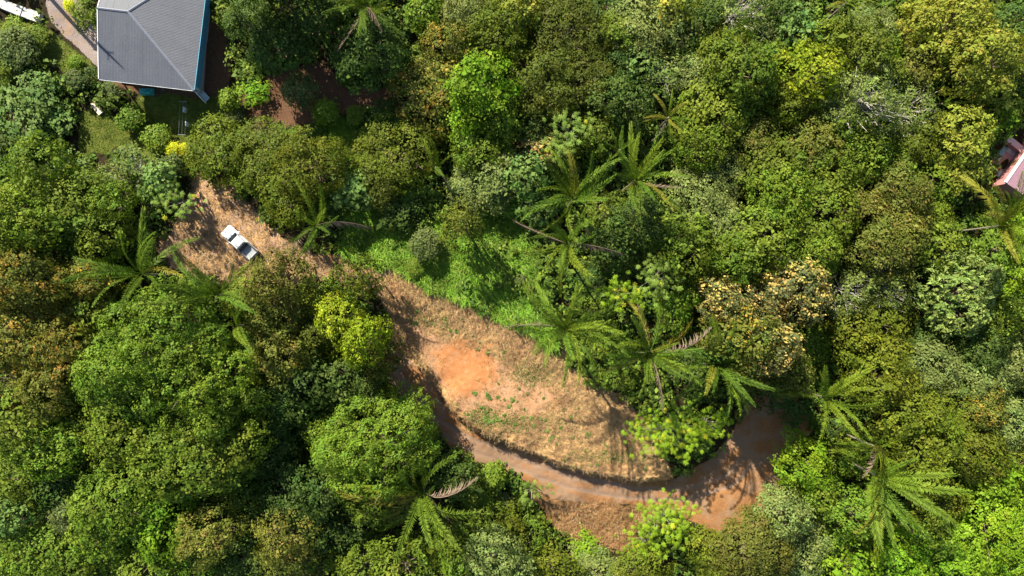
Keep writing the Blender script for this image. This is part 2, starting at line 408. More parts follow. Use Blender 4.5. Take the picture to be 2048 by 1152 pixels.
# ------------------------------------------------------------------ leaves
def unit(v): return v / (np.linalg.norm(v, axis=-1, keepdims=True) + 1e-9)
def leaves(rng, pos, nrm, L, Wd, jit=.55, droop=.25):
    """rhombic folded leaf faces at pos facing nrm"""
    n = len(pos)
    nr = unit(nrm + rng.normal(0, jit, (n, 3)))
    t = unit(np.cross(nr, rng.normal(0, 1, (n, 3))))
    b = np.cross(nr, t)
    q = rng.lognormal(-.04, .34, (n, 1)); l = L * q; w = Wd * q * rng.uniform(.75, 1.25, (n, 1))
    base = pos - t * l * .5; tip = pos + t * l * .5 - np.array([0, 0, 1]) * l * droop
    mid = pos + nr * l * .06
    V = np.stack([base, mid + b * w * .5, tip, mid - b * w * .5], 1).reshape(-1, 3)
    return V, np.arange(4 * n).reshape(n, 4)
def crown_points(rng, r, hs, cr, gaps=.06, low=-.2, inner=.15):
    """boughs spread over a dome, each bough covered in clumps"""
    b0 = min(max(.44 * r, .6), 2.3)
    nb = int(3.4 * (r / b0) ** 2) + 1
    z = rng.uniform(max(low, -.1), 1, nb * 4); ph = rng.uniform(0, 2 * np.pi, nb * 4)
    q = np.sqrt(np.clip(1 - z * z, 0, 1)); D = np.stack([q * np.cos(ph), q * np.sin(ph), z], 1)
    keep = [0]
    for i in range(1, len(D)):
        if np.min(np.linalg.norm(D[keep] - D[i], axis=1)) > b0 / r * .95: keep.append(i)
        if len(keep) >= nb: break
    D = D[keep]; nb = len(D)
    br = b0 * rng.uniform(.55, 1.3, nb)
    f = rng.uniform(.55, 1.16, nb)
    B = D * ((r - br * .9) * f)[:, None] * np.array([1, 1, hs])
    B = np.concatenate([B, [[0, 0, r * hs * .25]]]); br = np.append(br, r * .45)
    cs = []; ds = []
    for k in range(nb + 1):
        n = int(7.5 * (br[k] / cr) ** 2) + 3
        v = unit(rng.normal(0, 1, (n, 3)) + np.array([0, 0, .35])); v = v[v[:, 2] > -.55]
        c = B[k] + v * br[k] * np.array([1, 1, .8]) * .92
        inside = np.zeros(len(c), bool)
        for m in range(nb + 1):
            if m != k: inside |= np.linalg.norm((c - B[m]) / np.array([1, 1, .8]), axis=1) < br[m] * .80
        ok = ~inside & (rng.random(len(c)) > gaps) & (c[:, 2] > low * r - .3 * r)
        cs.append(c[ok]); ds.append(v[ok])
    C = np.concatenate(cs); Dd = np.concatenate(ds)
    keep = []
    for i in rng.permutation(len(C)):
        if not keep or np.min(np.linalg.norm(C[keep] - C[i], axis=1)) > cr * .62: keep.append(i)
    return C[keep], Dd[keep]
def crown_mesh(rng, sp, r):
    cr0 = sp['cr'] * (.7 if r < 2.3 else 1.0)
    C, D = crown_points(rng, r, sp['hs'], cr0, sp.get('gaps', .06), low=sp.get('low', -.2))
    n = len(C); cr = cr0 * rng.uniform(.65, 1.3, n)
    L, Wd = sp['L'], sp['W']; tr = sp.get('tr', .26); nl = sp.get('nl', 9)
    ntot = sp['cov'] * 6.0 * r * r * (.5 + .5 * sp['hs']) / (L * Wd * .5) / nl
    nt = max(4, int(ntot / n)); 
    tc = np.repeat(C, nt, 0); td = np.repeat(D, nt, 0); tcr = np.repeat(cr, nt)
    d = unit(rng.normal(0, 1, (n * nt, 3)) * .8 + td * .9 + np.array([0, 0, .35]))
    tp = tc + d * (tcr * rng.uniform(.55, 1.05, n * nt))[:, None] * np.array([1, 1, .8])
    P = np.repeat(tp, nl, 0) + rng.normal(0, tr, (n * nt * nl, 3)) * np.array([1, 1, .7])
    nd = np.repeat(d + td * .5, nl, 0) + np.array([0, 0, .35])
    V, F = leaves(rng, P, nd, L, Wd, sp.get('jit', .36), sp.get('droop', .2))
    tv = np.repeat(rng.random(n * nt) * .55 + np.repeat(rng.random(n) * .45, nt), nl); cv = np.repeat(rng.random(n), nt * nl)
    return V, F, tv, cv, C
def limb_mesh(rng, C, zc, r, k, pale):
    """trunk with tapering limbs up to the clumps"""
    mb = MB()
    rb = .05 + .045 * r
    bend = rng.normal(0, .12 * r, 2)
    p0 = Vector((0, 0, -.4)); p1 = Vector((bend[0] * .5, bend[1] * .5, zc * .45)); p2 = Vector((bend[0] * .3, bend[1] * .3, zc * 1.02)); 
    mb.tube([p0, p0.lerp(p1, .5), p1, p1.lerp(p2, .5), p2], [rb * 1.25, rb, rb * .85, rb * .65, rb * .35], 7)
    idx = rng.permutation(len(C))[:k]
    for i in idx:
        t = rng.uniform(.1, .9); a = p1.lerp(p2, t); c = Vector(C[i]) * (1.0 if not pale else 1.08) + Vector((0, 0, zc))
        m = a.lerp(c, .5) + Vector(rng.normal(0, .08 * r, 3)) + Vector((0, 0, -.05 * r))
        w = rb * .42
        mb.tube([a, m, c], [w, w * .65, w * .2], 4)
        if pale or i % 2 == 0:
            for _ in range(3 if pale else 1):
                e = c + Vector(rng.normal(0, .22 * r, 3)) * .7 + Vector((0, 0, .12 if pale else 0)) * r * .5
                mb.tube([m, m.lerp(e, .55) + Vector(rng.normal(0, .05 * r, 3)), e], [w * .5, w * .35, w * .12], 3)
    return mb
def spc(name, look, cols, **kw):
    d = dict(nm=name, look=look, cr=1.0, hs=.70, L=.30, W=.175, cov=1.9, pale=False)
    d['cols'] = cols; d.update(kw); return d
SPEC = {
 'mid':   spc('leafy_tree', 'mid-green bushy tree', ((.068,.110,.010),(.134,.184,.018))),
 'dome':  spc('leafy_tree', 'bright mid-green domed tree', ((.076,.128,.010),(.150,.212,.020)), cr=.8, L=.28, W=.17),
 'dark':  spc('leafy_tree', 'deep green dense tree', ((.034,.066,.012),(.074,.118,.020))),  # deep leaf green, with the shade of shadowed crowns put into the colour
 'blue':  spc('leafy_tree', 'cool green round-leaved tree', ((.066,.125,.024),(.140,.210,.050)), L=.40, W=.30, nl=7, tr=.26),
 'olive': spc('leafy_tree', 'olive green fine-leaved tree', ((.072,.100,.008),(.140,.170,.014)), L=.28, W=.16),
 'olived':spc('leafy_tree', 'dark olive fine-leaved tree', ((.050,.066,.008),(.098,.118,.013)), L=.28, W=.16),
 'brown': spc('leafy_tree', 'brownish olive twiggy tree', ((.078,.098,.014),(.145,.155,.024)), acc=(.20,.150,.036), amt=.22, L=.26, W=.15, gaps=.12),
 'rust':  spc('flushing_tree', 'rust-tinged green tree', ((.070,.092,.014),(.135,.145,.022)), acc=(.30,.200,.028), amt=.30, L=.28, W=.17),
 'tan':   spc('flowering_tree', 'tan-blossomed tree', ((.070,.090,.030),(.13,.145,.05)), acc=(.46,.325,.095), amt=.46, L=.30, W=.20, gaps=.14, cr=.8),
 'lime':  spc('leafy_tree', 'vivid lime green tree', ((.100,.190,.008),(.180,.285,.016)), L=.30, W=.19),
 'yellow':spc('leafy_tree', 'yellow-green tree', ((.120,.170,.009),(.200,.250,.014)), acc=(.28,.33,.015), amt=.32, cr=.8, gaps=.14),
 'gold':  spc('leafy_tree', 'golden green broad tree', ((.150,.185,.020),(.250,.265,.034)), acc=(.40,.33,.045), amt=.2, L=.34, W=.20),
 'pale':  spc('leafy_tree', 'pale grey-green fine tree', ((.110,.145,.034),(.195,.235,.065)), L=.26, W=.15),
 'bare':  spc('sparse_tree', 'sparse pale-branched tree', ((.090,.130,.026),(.170,.210,.050)), L=.28, W=.16, pale=True, cov=1.1, gaps=.25),
 'roset': spc('rosette_tree', 'pale yellow-green tree of large leaf rosettes', ((.115,.165,.032),(.225,.275,.070)), L=.50, W=.20, nl=9, tr=.15, cov=1.6, cr=.8, droop=.35, jit=.8, gaps=.03),
 'shrub': spc('shrub', 'bright green leafy shrub', ((.086,.145,.012),(.160,.225,.024)), cr=.5, hs=.8, L=.28, W=.17, low=-.45),
 'gshrub':spc('shrub', 'grey-green leafy shrub', ((.065,.095,.024),(.135,.165,.05)), cr=.5, hs=.8, L=.28, W=.17, low=-.45),
 'yshrub':spc('shrub', 'bright yellow-leaved shrub', ((.30,.32,.010),(.62,.60,.03)), cr=.5, hs=.75, L=.32, W=.14, low=-.45),
}
for k_, s_ in SPEC.items():
    s_['mat'] = leaf_mat(k_, s_['cols'][0], s_['cols'][1], s_.get('acc'), s_.get('amt', 0))
SIZES = [1.4, 2.3, 3.6, 5.4, 8.5]
def total_h(r): return 1.9 * r + .2 if r < 2 else 2.3 + 1.1 * r
_var = {}
def variant(sp, si, v):
    key = (sp, si, v)
    if key not in _var:
        rng = np.random.default_rng(abs(hash((sum(map(ord, sp)), si, v))) % 99991)
        s = SPEC[sp]; r = SIZES[si]; V, F, tv, cv, C = crown_mesh(rng, s, r)
        zc = total_h(r) - r * s['hs'] * .95
        V = V + np.array([0, 0, zc])
        cm = np_mesh('crown', V, F, False, {'tuft': ('FACE', tv), 'clump': ('FACE', cv)}); cm.materials.append(s['mat'])
        lm = limb_mesh(rng, C, zc, r, int(8 + r * 3) if not s['pale'] else int(12 + r * 6), s['pale'])
        tm = bpy.data.meshes.new('trunk'); tm.from_pydata(lm.v, [], lm.f); tm.update(); tm.materials.append(BARK_PALE if s['pale'] else BARK)
        _var[key] = (cm, tm, zc)
    return _var[key]

# rows: pixel x, pixel y, crown radius in pixels, species, optional height factor
T = """
32 98 34 gshrub .6|12 135 28 shrub|68 195 54 blue .55|35 245 50 blue .6|105 235 34 blue .5|18 305 40 dark .8|95 345 58 mid|25 370 50 dome|140 345 34 blue .7|235 358 32 bare .8|178 150 16 dark .7|150 126 12 shrub .7|150 162 18 gshrub .7
262 238 22 shrub .8|312 276 22 shrub .7|280 335 38 bare .8|325 370 36 blue|348 298 11 yshrub|368 300 10 yshrub|345 335 22 gshrub|222 180 16 gshrub .7|139 12 9 yshrub|176 30 22 mid .7|30 60 20 shrub .6|70 75 20 shrub .6
460 200 17 shrub|508 185 24 lime .6|502 140 18 mid .6|600 182 28 gshrub|468 226 15 gshrub .7|437 302 58 olive .8|535 318 72 olive .8|625 335 72 olive|580 392 48 olive .8|668 345 26 mid .7
500 45 48 dark|560 90 55 dark|455 25 22 mid .8|470 -70 60 dark 1.9|560 -75 66 dark 1.9|650 -80 60 dark 1.9|615 45 50 dark|650 225 22 shrub|712 232 15 shrub|745 115 66 dark|772 222 24 dark .6
850 20 34 shrub|900 95 48 rust|868 180 64 rust|880 225 42 rust|995 65 72 olive|1040 12 48 gold|935 30 45 pale|1130 75 80 olived|1155 165 75 olived|1085 175 58 olived|965 185 66 lime|935 235 50 lime|1005 240 40 dome|960 300 52 mid|1060 250 40 dark
1195 40 45 dark|1240 70 45 mid|1240 140 45 dark|1300 50 60 pale|1340 20 40 gold|1285 135 36 blue|1330 155 40 bare|1120 300 32 mid|1195 270 45 mid|1080 300 32 tan .8|1000 350 44 pale .7|790 310 74 olive .9|760 365 46 olived .7|825 255 28 blue|705 372 42 blue|748 268 24 mid .8|1220 200 42 dark|1270 215 40 dark|1390 250 40 mid|1050 345 40 blue
1395 40 42 dark|1470 25 52 bare|1510 80 38 gshrub|1440 105 48 olive|1480 150 58 mid|1405 165 46 pale|1430 225 58 mid|1370 130 32 dark|1590 60 46 blue|1655 85 40 olive|1612 155 56 yellow 1.1|1540 130 40 mid|1560 25 36 dark|1740 60 50 pale|1725 115 52 mid|1785 90 30 lime|1890 50 78 gold 1.2|1945 125 72 gold 1.2|1860 25 46 gold|1990 185 52 gold|2035 60 50 dark|1830 130 44 brown|1770 165 36 mid
1715 200 72 bare|1810 225 52 bare|1660 230 38 bare|1560 210 48 olive|1500 285 46 brown|1500 215 46 mid|1400 300 46 dome|1620 295 50 brown|1700 265 44 mid|1720 310 50 dome|1815 285 55 olive|1775 345 52 dome|1915 272 58 gold|1925 335 40 gold .9|1992 232 34 lime .8|1865 352 42 mid|1450 340 48 pale|1545 335 55 mid|1650 355 60 mid|1785 395 62 brown|1400 235 34 olive|2015 175 34 dark|2040 470 36 lime .7
1400 395 60 pale|1440 455 50 pale|1370 470 42 mid|1560 400 60 dome|1640 425 64 dome|1530 475 68 mid|1622 505 70 dome|1470 520 58 mid|1410 545 46 mid|1725 415 68 brown|1790 450 55 brown|1845 440 52 olive|1745 505 60 brown|1870 490 42 mid|1590 585 66 tan 1.15|1540 560 42 tan|1440 605 52 tan 1.5|1500 635 45 tan 1.6|1520 695 56 tan 1.7|1565 745 46 brown 1.7|1475 680 58 rust 1.9|1440 705 42 dark 1.7|1392 742 34 dark 1.5|1500 745 36 brown 1.5|1500 792 20 dark .8|1548 786 26 dark 1.4|1590 826 24 dark .8
1905 590 84 roset 1.1|1690 580 46 bare|1760 570 48 bare|1740 660 68 olive|1745 745 66 olive|1625 690 38 dome .8|1990 640 48 dome|2030 555 46 lime|1990 500 40 mid|1960 690 46 dark|1870 740 55 pale|1945 755 62 pale|2030 715 54 pale|1385 575 32 dome|1850 690 40 dark .7|2040 640 40 mid
1600 920 58 lime .9|1815 835 60 olive|1890 825 72 olive|1850 905 66 olive|1935 900 60 olive|1785 790 38 tan .8|1955 810 50 rust|2015 850 50 pale|2030 940 58 olive|1700 1020 56 dome|1690 1070 40 dome .8|1560 1030 54 pale|1490 1095 74 brown|1590 1095 60 pale|1420 1110 50 olive|1975 1050 88 lime|2035 1110 70 lime|1930 1120 60 lime|1790 1120 66 lime|1700 1130 44 lime|1860 1070 44 dome|1870 1010 46 olive|1640 1000 36 dome|1682 884 22 mid 1.2|1692 926 24 dome 1.2|1668 858 18 dark 1.2|1980 965 44 lime
760 885 112 dome|690 900 70 dome|815 860 54 dome|745 965 70 mid|800 1000 46 brown .9|985 955 26 shrub .8|955 985 26 shrub|915 945 36 dark|890 1075 48 mid|960 1050 52 mid|1012 1045 34 olive .8|1055 1085 40 mid .7|1000 1115 58 pale|1110 1130 42 olive .8|920 1125 40 dome|730 1130 48 dome|810 1135 44 mid|1185 1142 46 pale .6|1172 1092 24 lime .6|1280 1135 50 olive|700 1050 40 dark|640 1060 42 dark|1035 1000 16 mid .7|1005 1005 18 gshrub
340 700 140 dome 1.1|250 740 100 dome 1.05|430 770 115 dome|270 840 85 dome|400 910 95 mid|460 860 80 mid|330 910 60 dome|60 840 66 mid|110 895 56 dome|40 955 58 mid|25 1030 48 blue|70 1100 66 dome|180 860 56 mid|230 1000 82 dome|210 1060 60 dome|335 1050 66 lime .9|150 1115 56 mid|430 1065 60 brown|585 1070 58 brown|570 1130 50 brown|530 890 62 dark|590 990 60 dark|560 810 52 dark|300 1130 50 mid|390 1130 46 dome|640 1140 44 mid|490 1125 40 dark|110 970 40 dark|140 1030 46 gshrub|490 990 50 mid|640 980 44 dark|520 1030 44 dark|650 830 50 dark .8
60 430 74 dome|150 420 64 mid|205 470 60 mid|100 490 62 mid|230 410 46 dome|20 480 50 dark|60 560 80 rust|130 610 76 rust|50 660 80 rust|140 700 70 rust|30 755 62 rust|110 770 62 brown|180 560 46 rust|190 640 40 mid|568 572 58 brown|500 590 48 mid|555 630 55 brown|560 705 56 brown|622 615 38 olive|716 556 36 olive 1.4|690 640 50 yellow 1.6|740 680 46 yellow 1.7|645 715 34 yellow|735 770 50 dark 1.3|690 760 44 dark .9|610 760 44 dark|510 700 36 dark|640 670 36 olived|765 715 34 olived 1.7
928 455 42 olived 1.2|850 488 28 gshrub .8|800 415 38 dark .6|800 375 36 mid .6|832 535 14 shrub .6|965 375 46 pale .6|1068 412 30 blue|1310 490 36 dome|1275 445 46 dark|1225 490 40 dark|1380 505 42 mid|1345 620 36 dome .8|1250 520 34 dark|1010 410 26 dome .5|890 520 9 shrub .6|960 600 8 shrub .6|1040 560 10 gshrub .6|1010 520 9 shrub .5|700 300 10 shrub .6|1180 560 34 dark .5|1210 680 30 shrub .6|1240 750 32 mid .5|1190 610 30 mid .5|1235 700 28 shrub .6|1215 430 36 mid
"""
TREES = []  # rows above the top edge are unseen trees, added to shade the yard
for row in T.replace('\n', '|').split('|'):  # deep green trees under the right palm are added to shade the road bend
    w = row.split()
    if len(w) >= 4: TREES.append((float(w[0]), float(w[1]), float(w[2]), w[3], float(w[4]) if len(w) > 4 else 1.0))
THINGS = []      # (root, px, py, look, size word)
def plant_tree(px, py, rpx, sp, hf, i):
    rng = random.Random(i * 31 + 5)
    s = SPEC[sp]; zgr = zg1(px, py)
    r = rpx * S * .92
    si = min(range(len(SIZES)), key=lambda k: abs(math.log(SIZES[k] / r)))
    cm, tm, zc = variant(sp, si, rng.randrange(2) if si < 3 else 0)
    k = r / SIZES[si]; kz = k * hf * rng.uniform(.82, 1.5) if r > 1.6 else k * hf * rng.uniform(.85, 1.15)
    for _ in range(3):
        zcw = zgr + zc * kz; p = W(px, py, zcw); zgr = ground_under(p.x, p.y)
    r = rpx * S * (CAM_H - zcw) / CAM_H; k = r / SIZES[si]
    e = empty(s['nm'], (p.x, p.y, zgr), rng.uniform(0, 6.28), (k * rng.uniform(.86, 1.2), k * rng.uniform(.86, 1.2), kz))
    link('trunk', tm, e); link('crown', cm, e)
    THINGS.append((e, px, py, s['look'], 'small' if rpx < 36 else 'large' if rpx >= 66 else 'medium', 'shrub' if 'shrub' in s['nm'] else 'tree'))
for i, row in enumerate(TREES): plant_tree(*row, i)

# ------------------------------------------------------------------ palms
FROND_G = leaf_mat('frond', (.045,.100,.008), (.095,.175,.016), None, 0, .22, .012, .1)
FROND_Y = leaf_mat('frond_yellow', (.15,.17,.018), (.25,.24,.03), None, 0, .25, .01, .1)
FROND_D = leaf_mat('frond_dead', (.11,.08,.05), (.23,.18,.125), None, 0, .1, .01, .1)
FROND_L = leaf_mat('frond_light', (.078,.145,.009), (.145,.225,.018), None, 0, .25, .012, .1)
def frond_arrays(rng, a0, bend, L=1.0, n=54, dead=False):
    side_b = rng.uniform(-.55, .55); m = 26; ang = R(a0); pts = [np.zeros(3)]; tv = []
    for i in range(m):
        t = i / m; a = ang - R(bend) * t ** 1.3; dvec = np.array([math.cos(a), side_b * t, math.sin(a)]); tv.append(dvec); pts.append(pts[-1] + dvec * L / m)
    pts = np.array(pts); tv = np.array(tv + [tv[-1]])
    V, F = tube([tuple(p) for p in pts[::3]], list(np.linspace(.009, .003, len(pts[::3]))), 4)
    V = [tuple(v) for v in V]; Q = [f if len(f) == 4 else (f[0], f[1], f[2], f[2]) for f in F]
    Q = [f for f in Q if f[2] != f[3]]
    for side in (-1, 1):
        for j in range(n):
            if rng.random() < .1: continue
            t = .13 + .86 * (j + rng.uniform(-.3, .3)) / n; t = min(max(t, .1), .995)
            x = t * m; i0 = int(x); p = pts[i0] + (pts[min(i0 + 1, m)] - pts[i0]) * (x - i0); d = tv[i0]
            nrm = np.array([-d[2], 0, d[0]])
            ll = .125 * (math.sin(math.pi * min(1, .12 + t * .86)) ** .6) * rng.uniform(.85, 1.12) + .015
            out = d * (.75 + .5 * t) + np.array([0, side, 0]) * (1.0 - .35 * t) + nrm * rng.uniform(.1, .5)
            if dead: out = d * rng.uniform(.7, 1.6) + np.array([0, side, 0]) * rng.uniform(.1, .5) + np.array([0, 0, -1]) * rng.uniform(.1, .9)
            out = out / np.linalg.norm(out)
            mid = p + out * ll * .5; tip = p + out * ll + np.array([0, 0, -1]) * ll * rng.uniform(.2, .6)
            wv = d * .0085
            b = len(V); V += [tuple(p), tuple(mid + wv), tuple(tip), tuple(mid - wv)]; Q.append((b, b + 1, b + 2, b + 3))
    reach = pts[-1][0]
    return np.array(V), np.array(Q), reach
FTYPES = []
for (a0, bd) in ((78, 45), (62, 70), (45, 62), (30, 55), (12, 60), (-8, 55), (52, 95), (70, 62), (38, 75), (22, 50)):
    rng_ = np.random.default_rng(int(a0 + 100)); FTYPES.append(frond_arrays(rng_, a0, bd))
DTYPES = [frond_arrays(np.random.default_rng(900 + i_), a_, b_, dead=True) for i_, (a_, b_) in enumerate(((78, 45), (62, 70), (45, 62), (30, 55), (12, 60), (-8, 55), (52, 95), (70, 62), (38, 75), (22, 50)))]
_fm = {}
def frond_mesh(t, kind):
    if (t, kind) not in _fm:
        V, Q, rch = (DTYPES if kind == 'd' else FTYPES)[t]
        me = np_mesh('frond', V, Q, False); me.materials.append({'g': FROND_G, 'y': FROND_Y, 'd': FROND_D, 'l': FROND_L}[kind]); _fm[(t, kind)] = me
    return _fm[(t, kind)]
def palm(px, py, tips, hgt, label, base=(0, 0), name='palm_tree', kind='g', extra=4, thick=.13):
    rng = random.Random(int(px * 7 + py))
    zgr = zg1(px, py)
    for _ in range(3):
        p = W(px, py, zgr + hgt); bx, by = p.x + base[0], p.y + base[1]; zgr = ground_under(bx, by)
    zt = zgr + hgt
    e = empty(name, (bx, by, zgr)); tag(e, label, 'palm', 'palms'); 
    dx, dy = p.x - bx, p.y - by
    n = 9; pts = []; rad = []
    for i in range(n):
        t = i / (n - 1); pts.append((dx * t ** 1.4, dy * t ** 1.4, -.4 + (hgt + .3) * t)); rad.append(thick * (1.5 if i == 0 else 1.0) * (1 - .3 * t))
    MB().tube(pts, rad, 8).build('trunk', PALM_BARK, e, True)
    # a short sheath where the fronds leave the trunk
    MB().tube([(dx, dy, hgt - .9), (dx, dy, hgt - .3), (dx, dy, hgt + .35)], [thick * .9, thick * 1.5, thick * .5], 8).build('crownshaft', PALM_BARK, e, True)
    sc = S * (CAM_H - zt) / CAM_H
    Lmax = max(math.hypot(t[0] - px, t[1] - py) for t in tips) * sc * 1.12
    for _ in range(extra):
        a = rng.uniform(0, 6.28); q = rng.uniform(.25, .8) * Lmax / sc; tips = tips + [(px + math.cos(a) * q, py + math.sin(a) * q)]
    for t in tips:
        kd = t[2] if len(t) > 2 and not (t[2] == 'd' and rng.random() < .5) else (kind if rng.random() > .2 else 'l' if kind == 'g' else kind)
        reach = math.hypot(t[0] - px, t[1] - py) * sc; az = math.atan2(-(t[1] - py), t[0] - px)
        want = reach / Lmax
        cand = sorted(range(len(FTYPES)), key=lambda k: abs(FTYPES[k][2] - want) + rng.random() * .16 + (.5 if kd == 'd' and k in (0, 1, 2) else 0))
        k = cand[0]; s = min(reach / FTYPES[k][2], Lmax * 1.1); s = max(s, Lmax * .45)
        f = link('dead_frond' if kd == 'd' else 'frond', frond_mesh(k, kd), e)
        f.location = (dx, dy, hgt + rng.uniform(-.15, .25)); f.rotation_euler = (rng.uniform(-.7, .7), 0, az); f.scale = (s, s * (rng.uniform(.6, .9) if kd == 'd' else rng.uniform(.5, .95)), s)
    return e
palm(735, 18, [(661,29),(659,90,'d'),(695,74),(742,97,'d'),(755,95,'d'),(817,74,'d'),(817,25,'d'),(634,5,'d'),(690,-30),(740,-60),(790,-40),(720,60),(770,50),(660,-10)], 10, 'large palm with drooping brown fronds at the top edge, right of the house')
palm(1690, 8, [(1643,30,'y'),(1648,8,'y'),(1662,48),(1682,56),(1715,46),(1724,15),(1690,-45),(1660,-30),(1720,-30)], 8, 'yellow-green palm at the top edge among the right-hand trees', kind='l')
palm(1336, 236, [(1299,197,'y'),(1285,250,'y'),(1294,261,'y'),(1338,286,'l'),(1367,267,'y'),(1315,284,'d'),(1375,205,'y'),(1344,183,'l'),(1388,232,'l'),(1310,215,'l'),(1360,190,'l')], 9.5, 'yellowish coconut-like palm standing alone above two green palms', kind='l', extra=1)
palm(1146, 398, [(1138,313,'y'),(1148,323),(1189,313),(1125,315),(1065,348),(1029,422,'d'),(1099,373),(1198,422),(1120,432),(1242,397),(1167,435),(1070,395),(1085,425),(1210,360)], 9, 'upper dark green palm of the stacked pair above the meadow palm')
palm(1268, 362, [(1273,252,'l'),(1293,256),(1262,264),(1232,310),(1227,380,'y'),(1208,399,'l'),(1266,432,'y'),(1346,437,'d'),(1346,365,'d'),(1335,345),(1307,300),(1322,322),(1225,340),(1300,410),(1240,420)], 9.5, 'green palm with upright spears, right of the stacked palm pair')
palm(1134, 487, [(1021,450,'d'),(1035,528,'l'),(1092,553),(1100,587,'d'),(1120,546),(1170,572,'l'),(1194,525,'l'),(1233,541,'d'),(1175,462),(1121,432),(1165,428),(1060,473),(1062,500),(1150,560),(1195,490)], 10, 'tall palm leaning over the right end of the green meadow')
palm(1130, 655, [(1008,630,'d'),(1060,577,'l'),(1115,553,'l'),(1154,565,'l'),(1203,572),(1219,617,'l'),(1060,680),(1070,704),(1083,735,'l'),(1139,763,'l'),(1189,765,'d'),(1203,711),(1195,650),(1040,655),(1165,735),(1090,600),(1110,735)], 10, 'palm rooted at the upper right rim of the bare mound', extra=10, base=(1.2, -2.5))
palm(1300, 704, [(1200,638,'d'),(1270,603,'d'),(1300,594,'y'),(1350,613),(1363,624,'d'),(1408,681,'y'),(1206,682),(1212,772,'y'),(1232,729,'l'),(1298,822,'d'),(1308,807),(1340,783,'l'),(1361,745,'d'),(1315,745,'l'),(1268,622),(1250,770),(1385,705),(1260,650)], 10.5, 'left of two palms behind the lime big-leaved tree', extra=10, base=(0, -1))
palm(1427, 727, [(1408,649,'l'),(1425,628,'l'),(1445,670,'l'),(1484,660),(1509,697,'l'),(1535,733),(1536,770,'d'),(1497,815),(1515,768),(1408,807,'l'),(1405,755),(1375,711),(1387,778,'y'),(1352,810),(1463,807),(1440,770)], 10.5, 'right of two palms behind the lime big-leaved tree', extra=10, base=(0, -1))
palm(1644, 794, [(1622,728),(1672,708),(1573,742),(1538,792,'l'),(1588,853,'l'),(1717,790,'l'),(1722,842),(1672,851),(1695,765),(1634,851),(1600,770),(1700,820),(1650,740)], 9.5, 'upper palm of the leaning row right of the shaded road bend', kind='l')
palm(1748, 893, [(1635,889,'l'),(1650,866,'l'),(1655,915,'l'),(1690,845,'l'),(1720,850,'l'),(1778,868),(1680,900),(1700,865,'l'),(1780,900),(1740,835),(1690,930,'d')], 8.5, 'middle palm of the leaning row right of the shaded road bend', kind='l', extra=2)
palm(1750, 950, [(1658,934,'y'),(1764,927,'l'),(1650,980,'y'),(1725,994,'l'),(1848,970,'l'),(1862,980,'l'),(1818,1052),(1776,1080,'l'),(1755,1062),(1848,1056),(1800,945),(1700,955),(1790,1000),(1665,945,'l')], 10, 'lowest palm of the leaning row right of the road bend')
palm(1998, 452, [(1993,343,'y'),(1943,358,'y'),(1889,373,'y'),(1930,400,'l'),(1938,442,'l'),(1960,350,'l'),(1985,385,'l'),(1950,480,'l'),(2044,333),(1903,429,'y'),(2050,380,'l'),(1975,470,'l'),(2070,465),(1968,484,'y'),(1945,517,'l'),(2010,522,'y'),(2025,490,'y'),(1960,400),(2080,420),(2060,520),(2020,380,'l')], 13, 'yellow-tipped palm on the right edge below the mauve roof', kind='l')
palm(634, 452, [(620,392),(585,458),(682,415),(630,519,'d'),(662,486),(600,492),(665,440),(612,425),(590,475),(738,485,'d'),(655,505,'d')], 7, 'dark palm beside the clearing to the right of the white pickup')
palm(434, 590, [(484,502),(460,510),(322,515),(310,545),(300,603),(378,522),(391,560),(408,536),(365,590),(340,570),(455,560)], 8, 'palm with arching fronds just below the white pickup')
palm(287, 548, [(302,416,'d'),(354,456),(187,551),(260,603),(289,610),(330,505),(228,520),(332,610,'y'),(240,575),(310,470),(215,580)], 8, 'shaded palm left of the clearing with one raised brown frond')
palm(478, 652, [(468,622),(513,695,'l'),(555,742),(499,641),(530,747),(536,644),(450,690),(500,715)], 7, 'narrow palm squeezed beside the huge domed tree', extra=1)
palm(846, 983, [(684,986,'y'),(734,1081,'y'),(942,905,'d'),(946,975,'d'),(909,1064),(831,1098,'d'),(864,1053),(716,1007,'d'),(800,1060),(885,1040,'d'),(780,930),(900,925)], 7, 'palm half hidden under the round tree left of the road')
palm(872, 335, [(858,283,'l'),(902,300),(897,347),(907,377,'d'),(842,340),(885,370),(850,310)], 6, 'small palm between the olive tree and the lime tree', extra=1)
palm(1882, 208, [(1835,188,'l'),(1852,173),(1902,217),(1917,212,'d'),(1892,178),(1860,225),(1880,235)], 4, 'small palm in the dark gap below the golden tree', extra=1)
palm(1240, 300, [(1205,270),(1215,330),(1260,275),(1225,255),(1270,300)], 5, 'small dark palm behind the upright palm', extra=1)

# a tall leaning bare palm trunk just outside the picture throws its shadow across drive and roof
def bare_trunk():
    b = W(70, -40, zg1(70, -40)); top = Vector((-57.2, 40.8, 22.0)) - b
    e = empty('dead_palm', b); tag(e, 'tall leaning bare palm trunk past the upper left corner, casting the long shadow', 'palm')
    pts = [top * t + Vector((-.9 * math.sin(t * 3.14), .3 * math.sin(t * 3.14), 0)) for t in (-.02, .15, .3, .45, .6, .75, .9, 1.0)]
    MB().tube(pts, [.34, .26, .24, .23, .22, .20, .16, .05], 8).build('trunk', PALM_BARK, e, True)
    for a in (0.4, 2.2, 3.9):
        MB().tube([top * .9, top * .9 + Vector((math.cos(a) * .5, math.sin(a) * .5, .35)), top * .9 + Vector((math.cos(a) * .7, math.sin(a) * .7, .2))], [.06, .05, .015], 5).build('frond_stub', FROND_D, e)
bare_trunk()

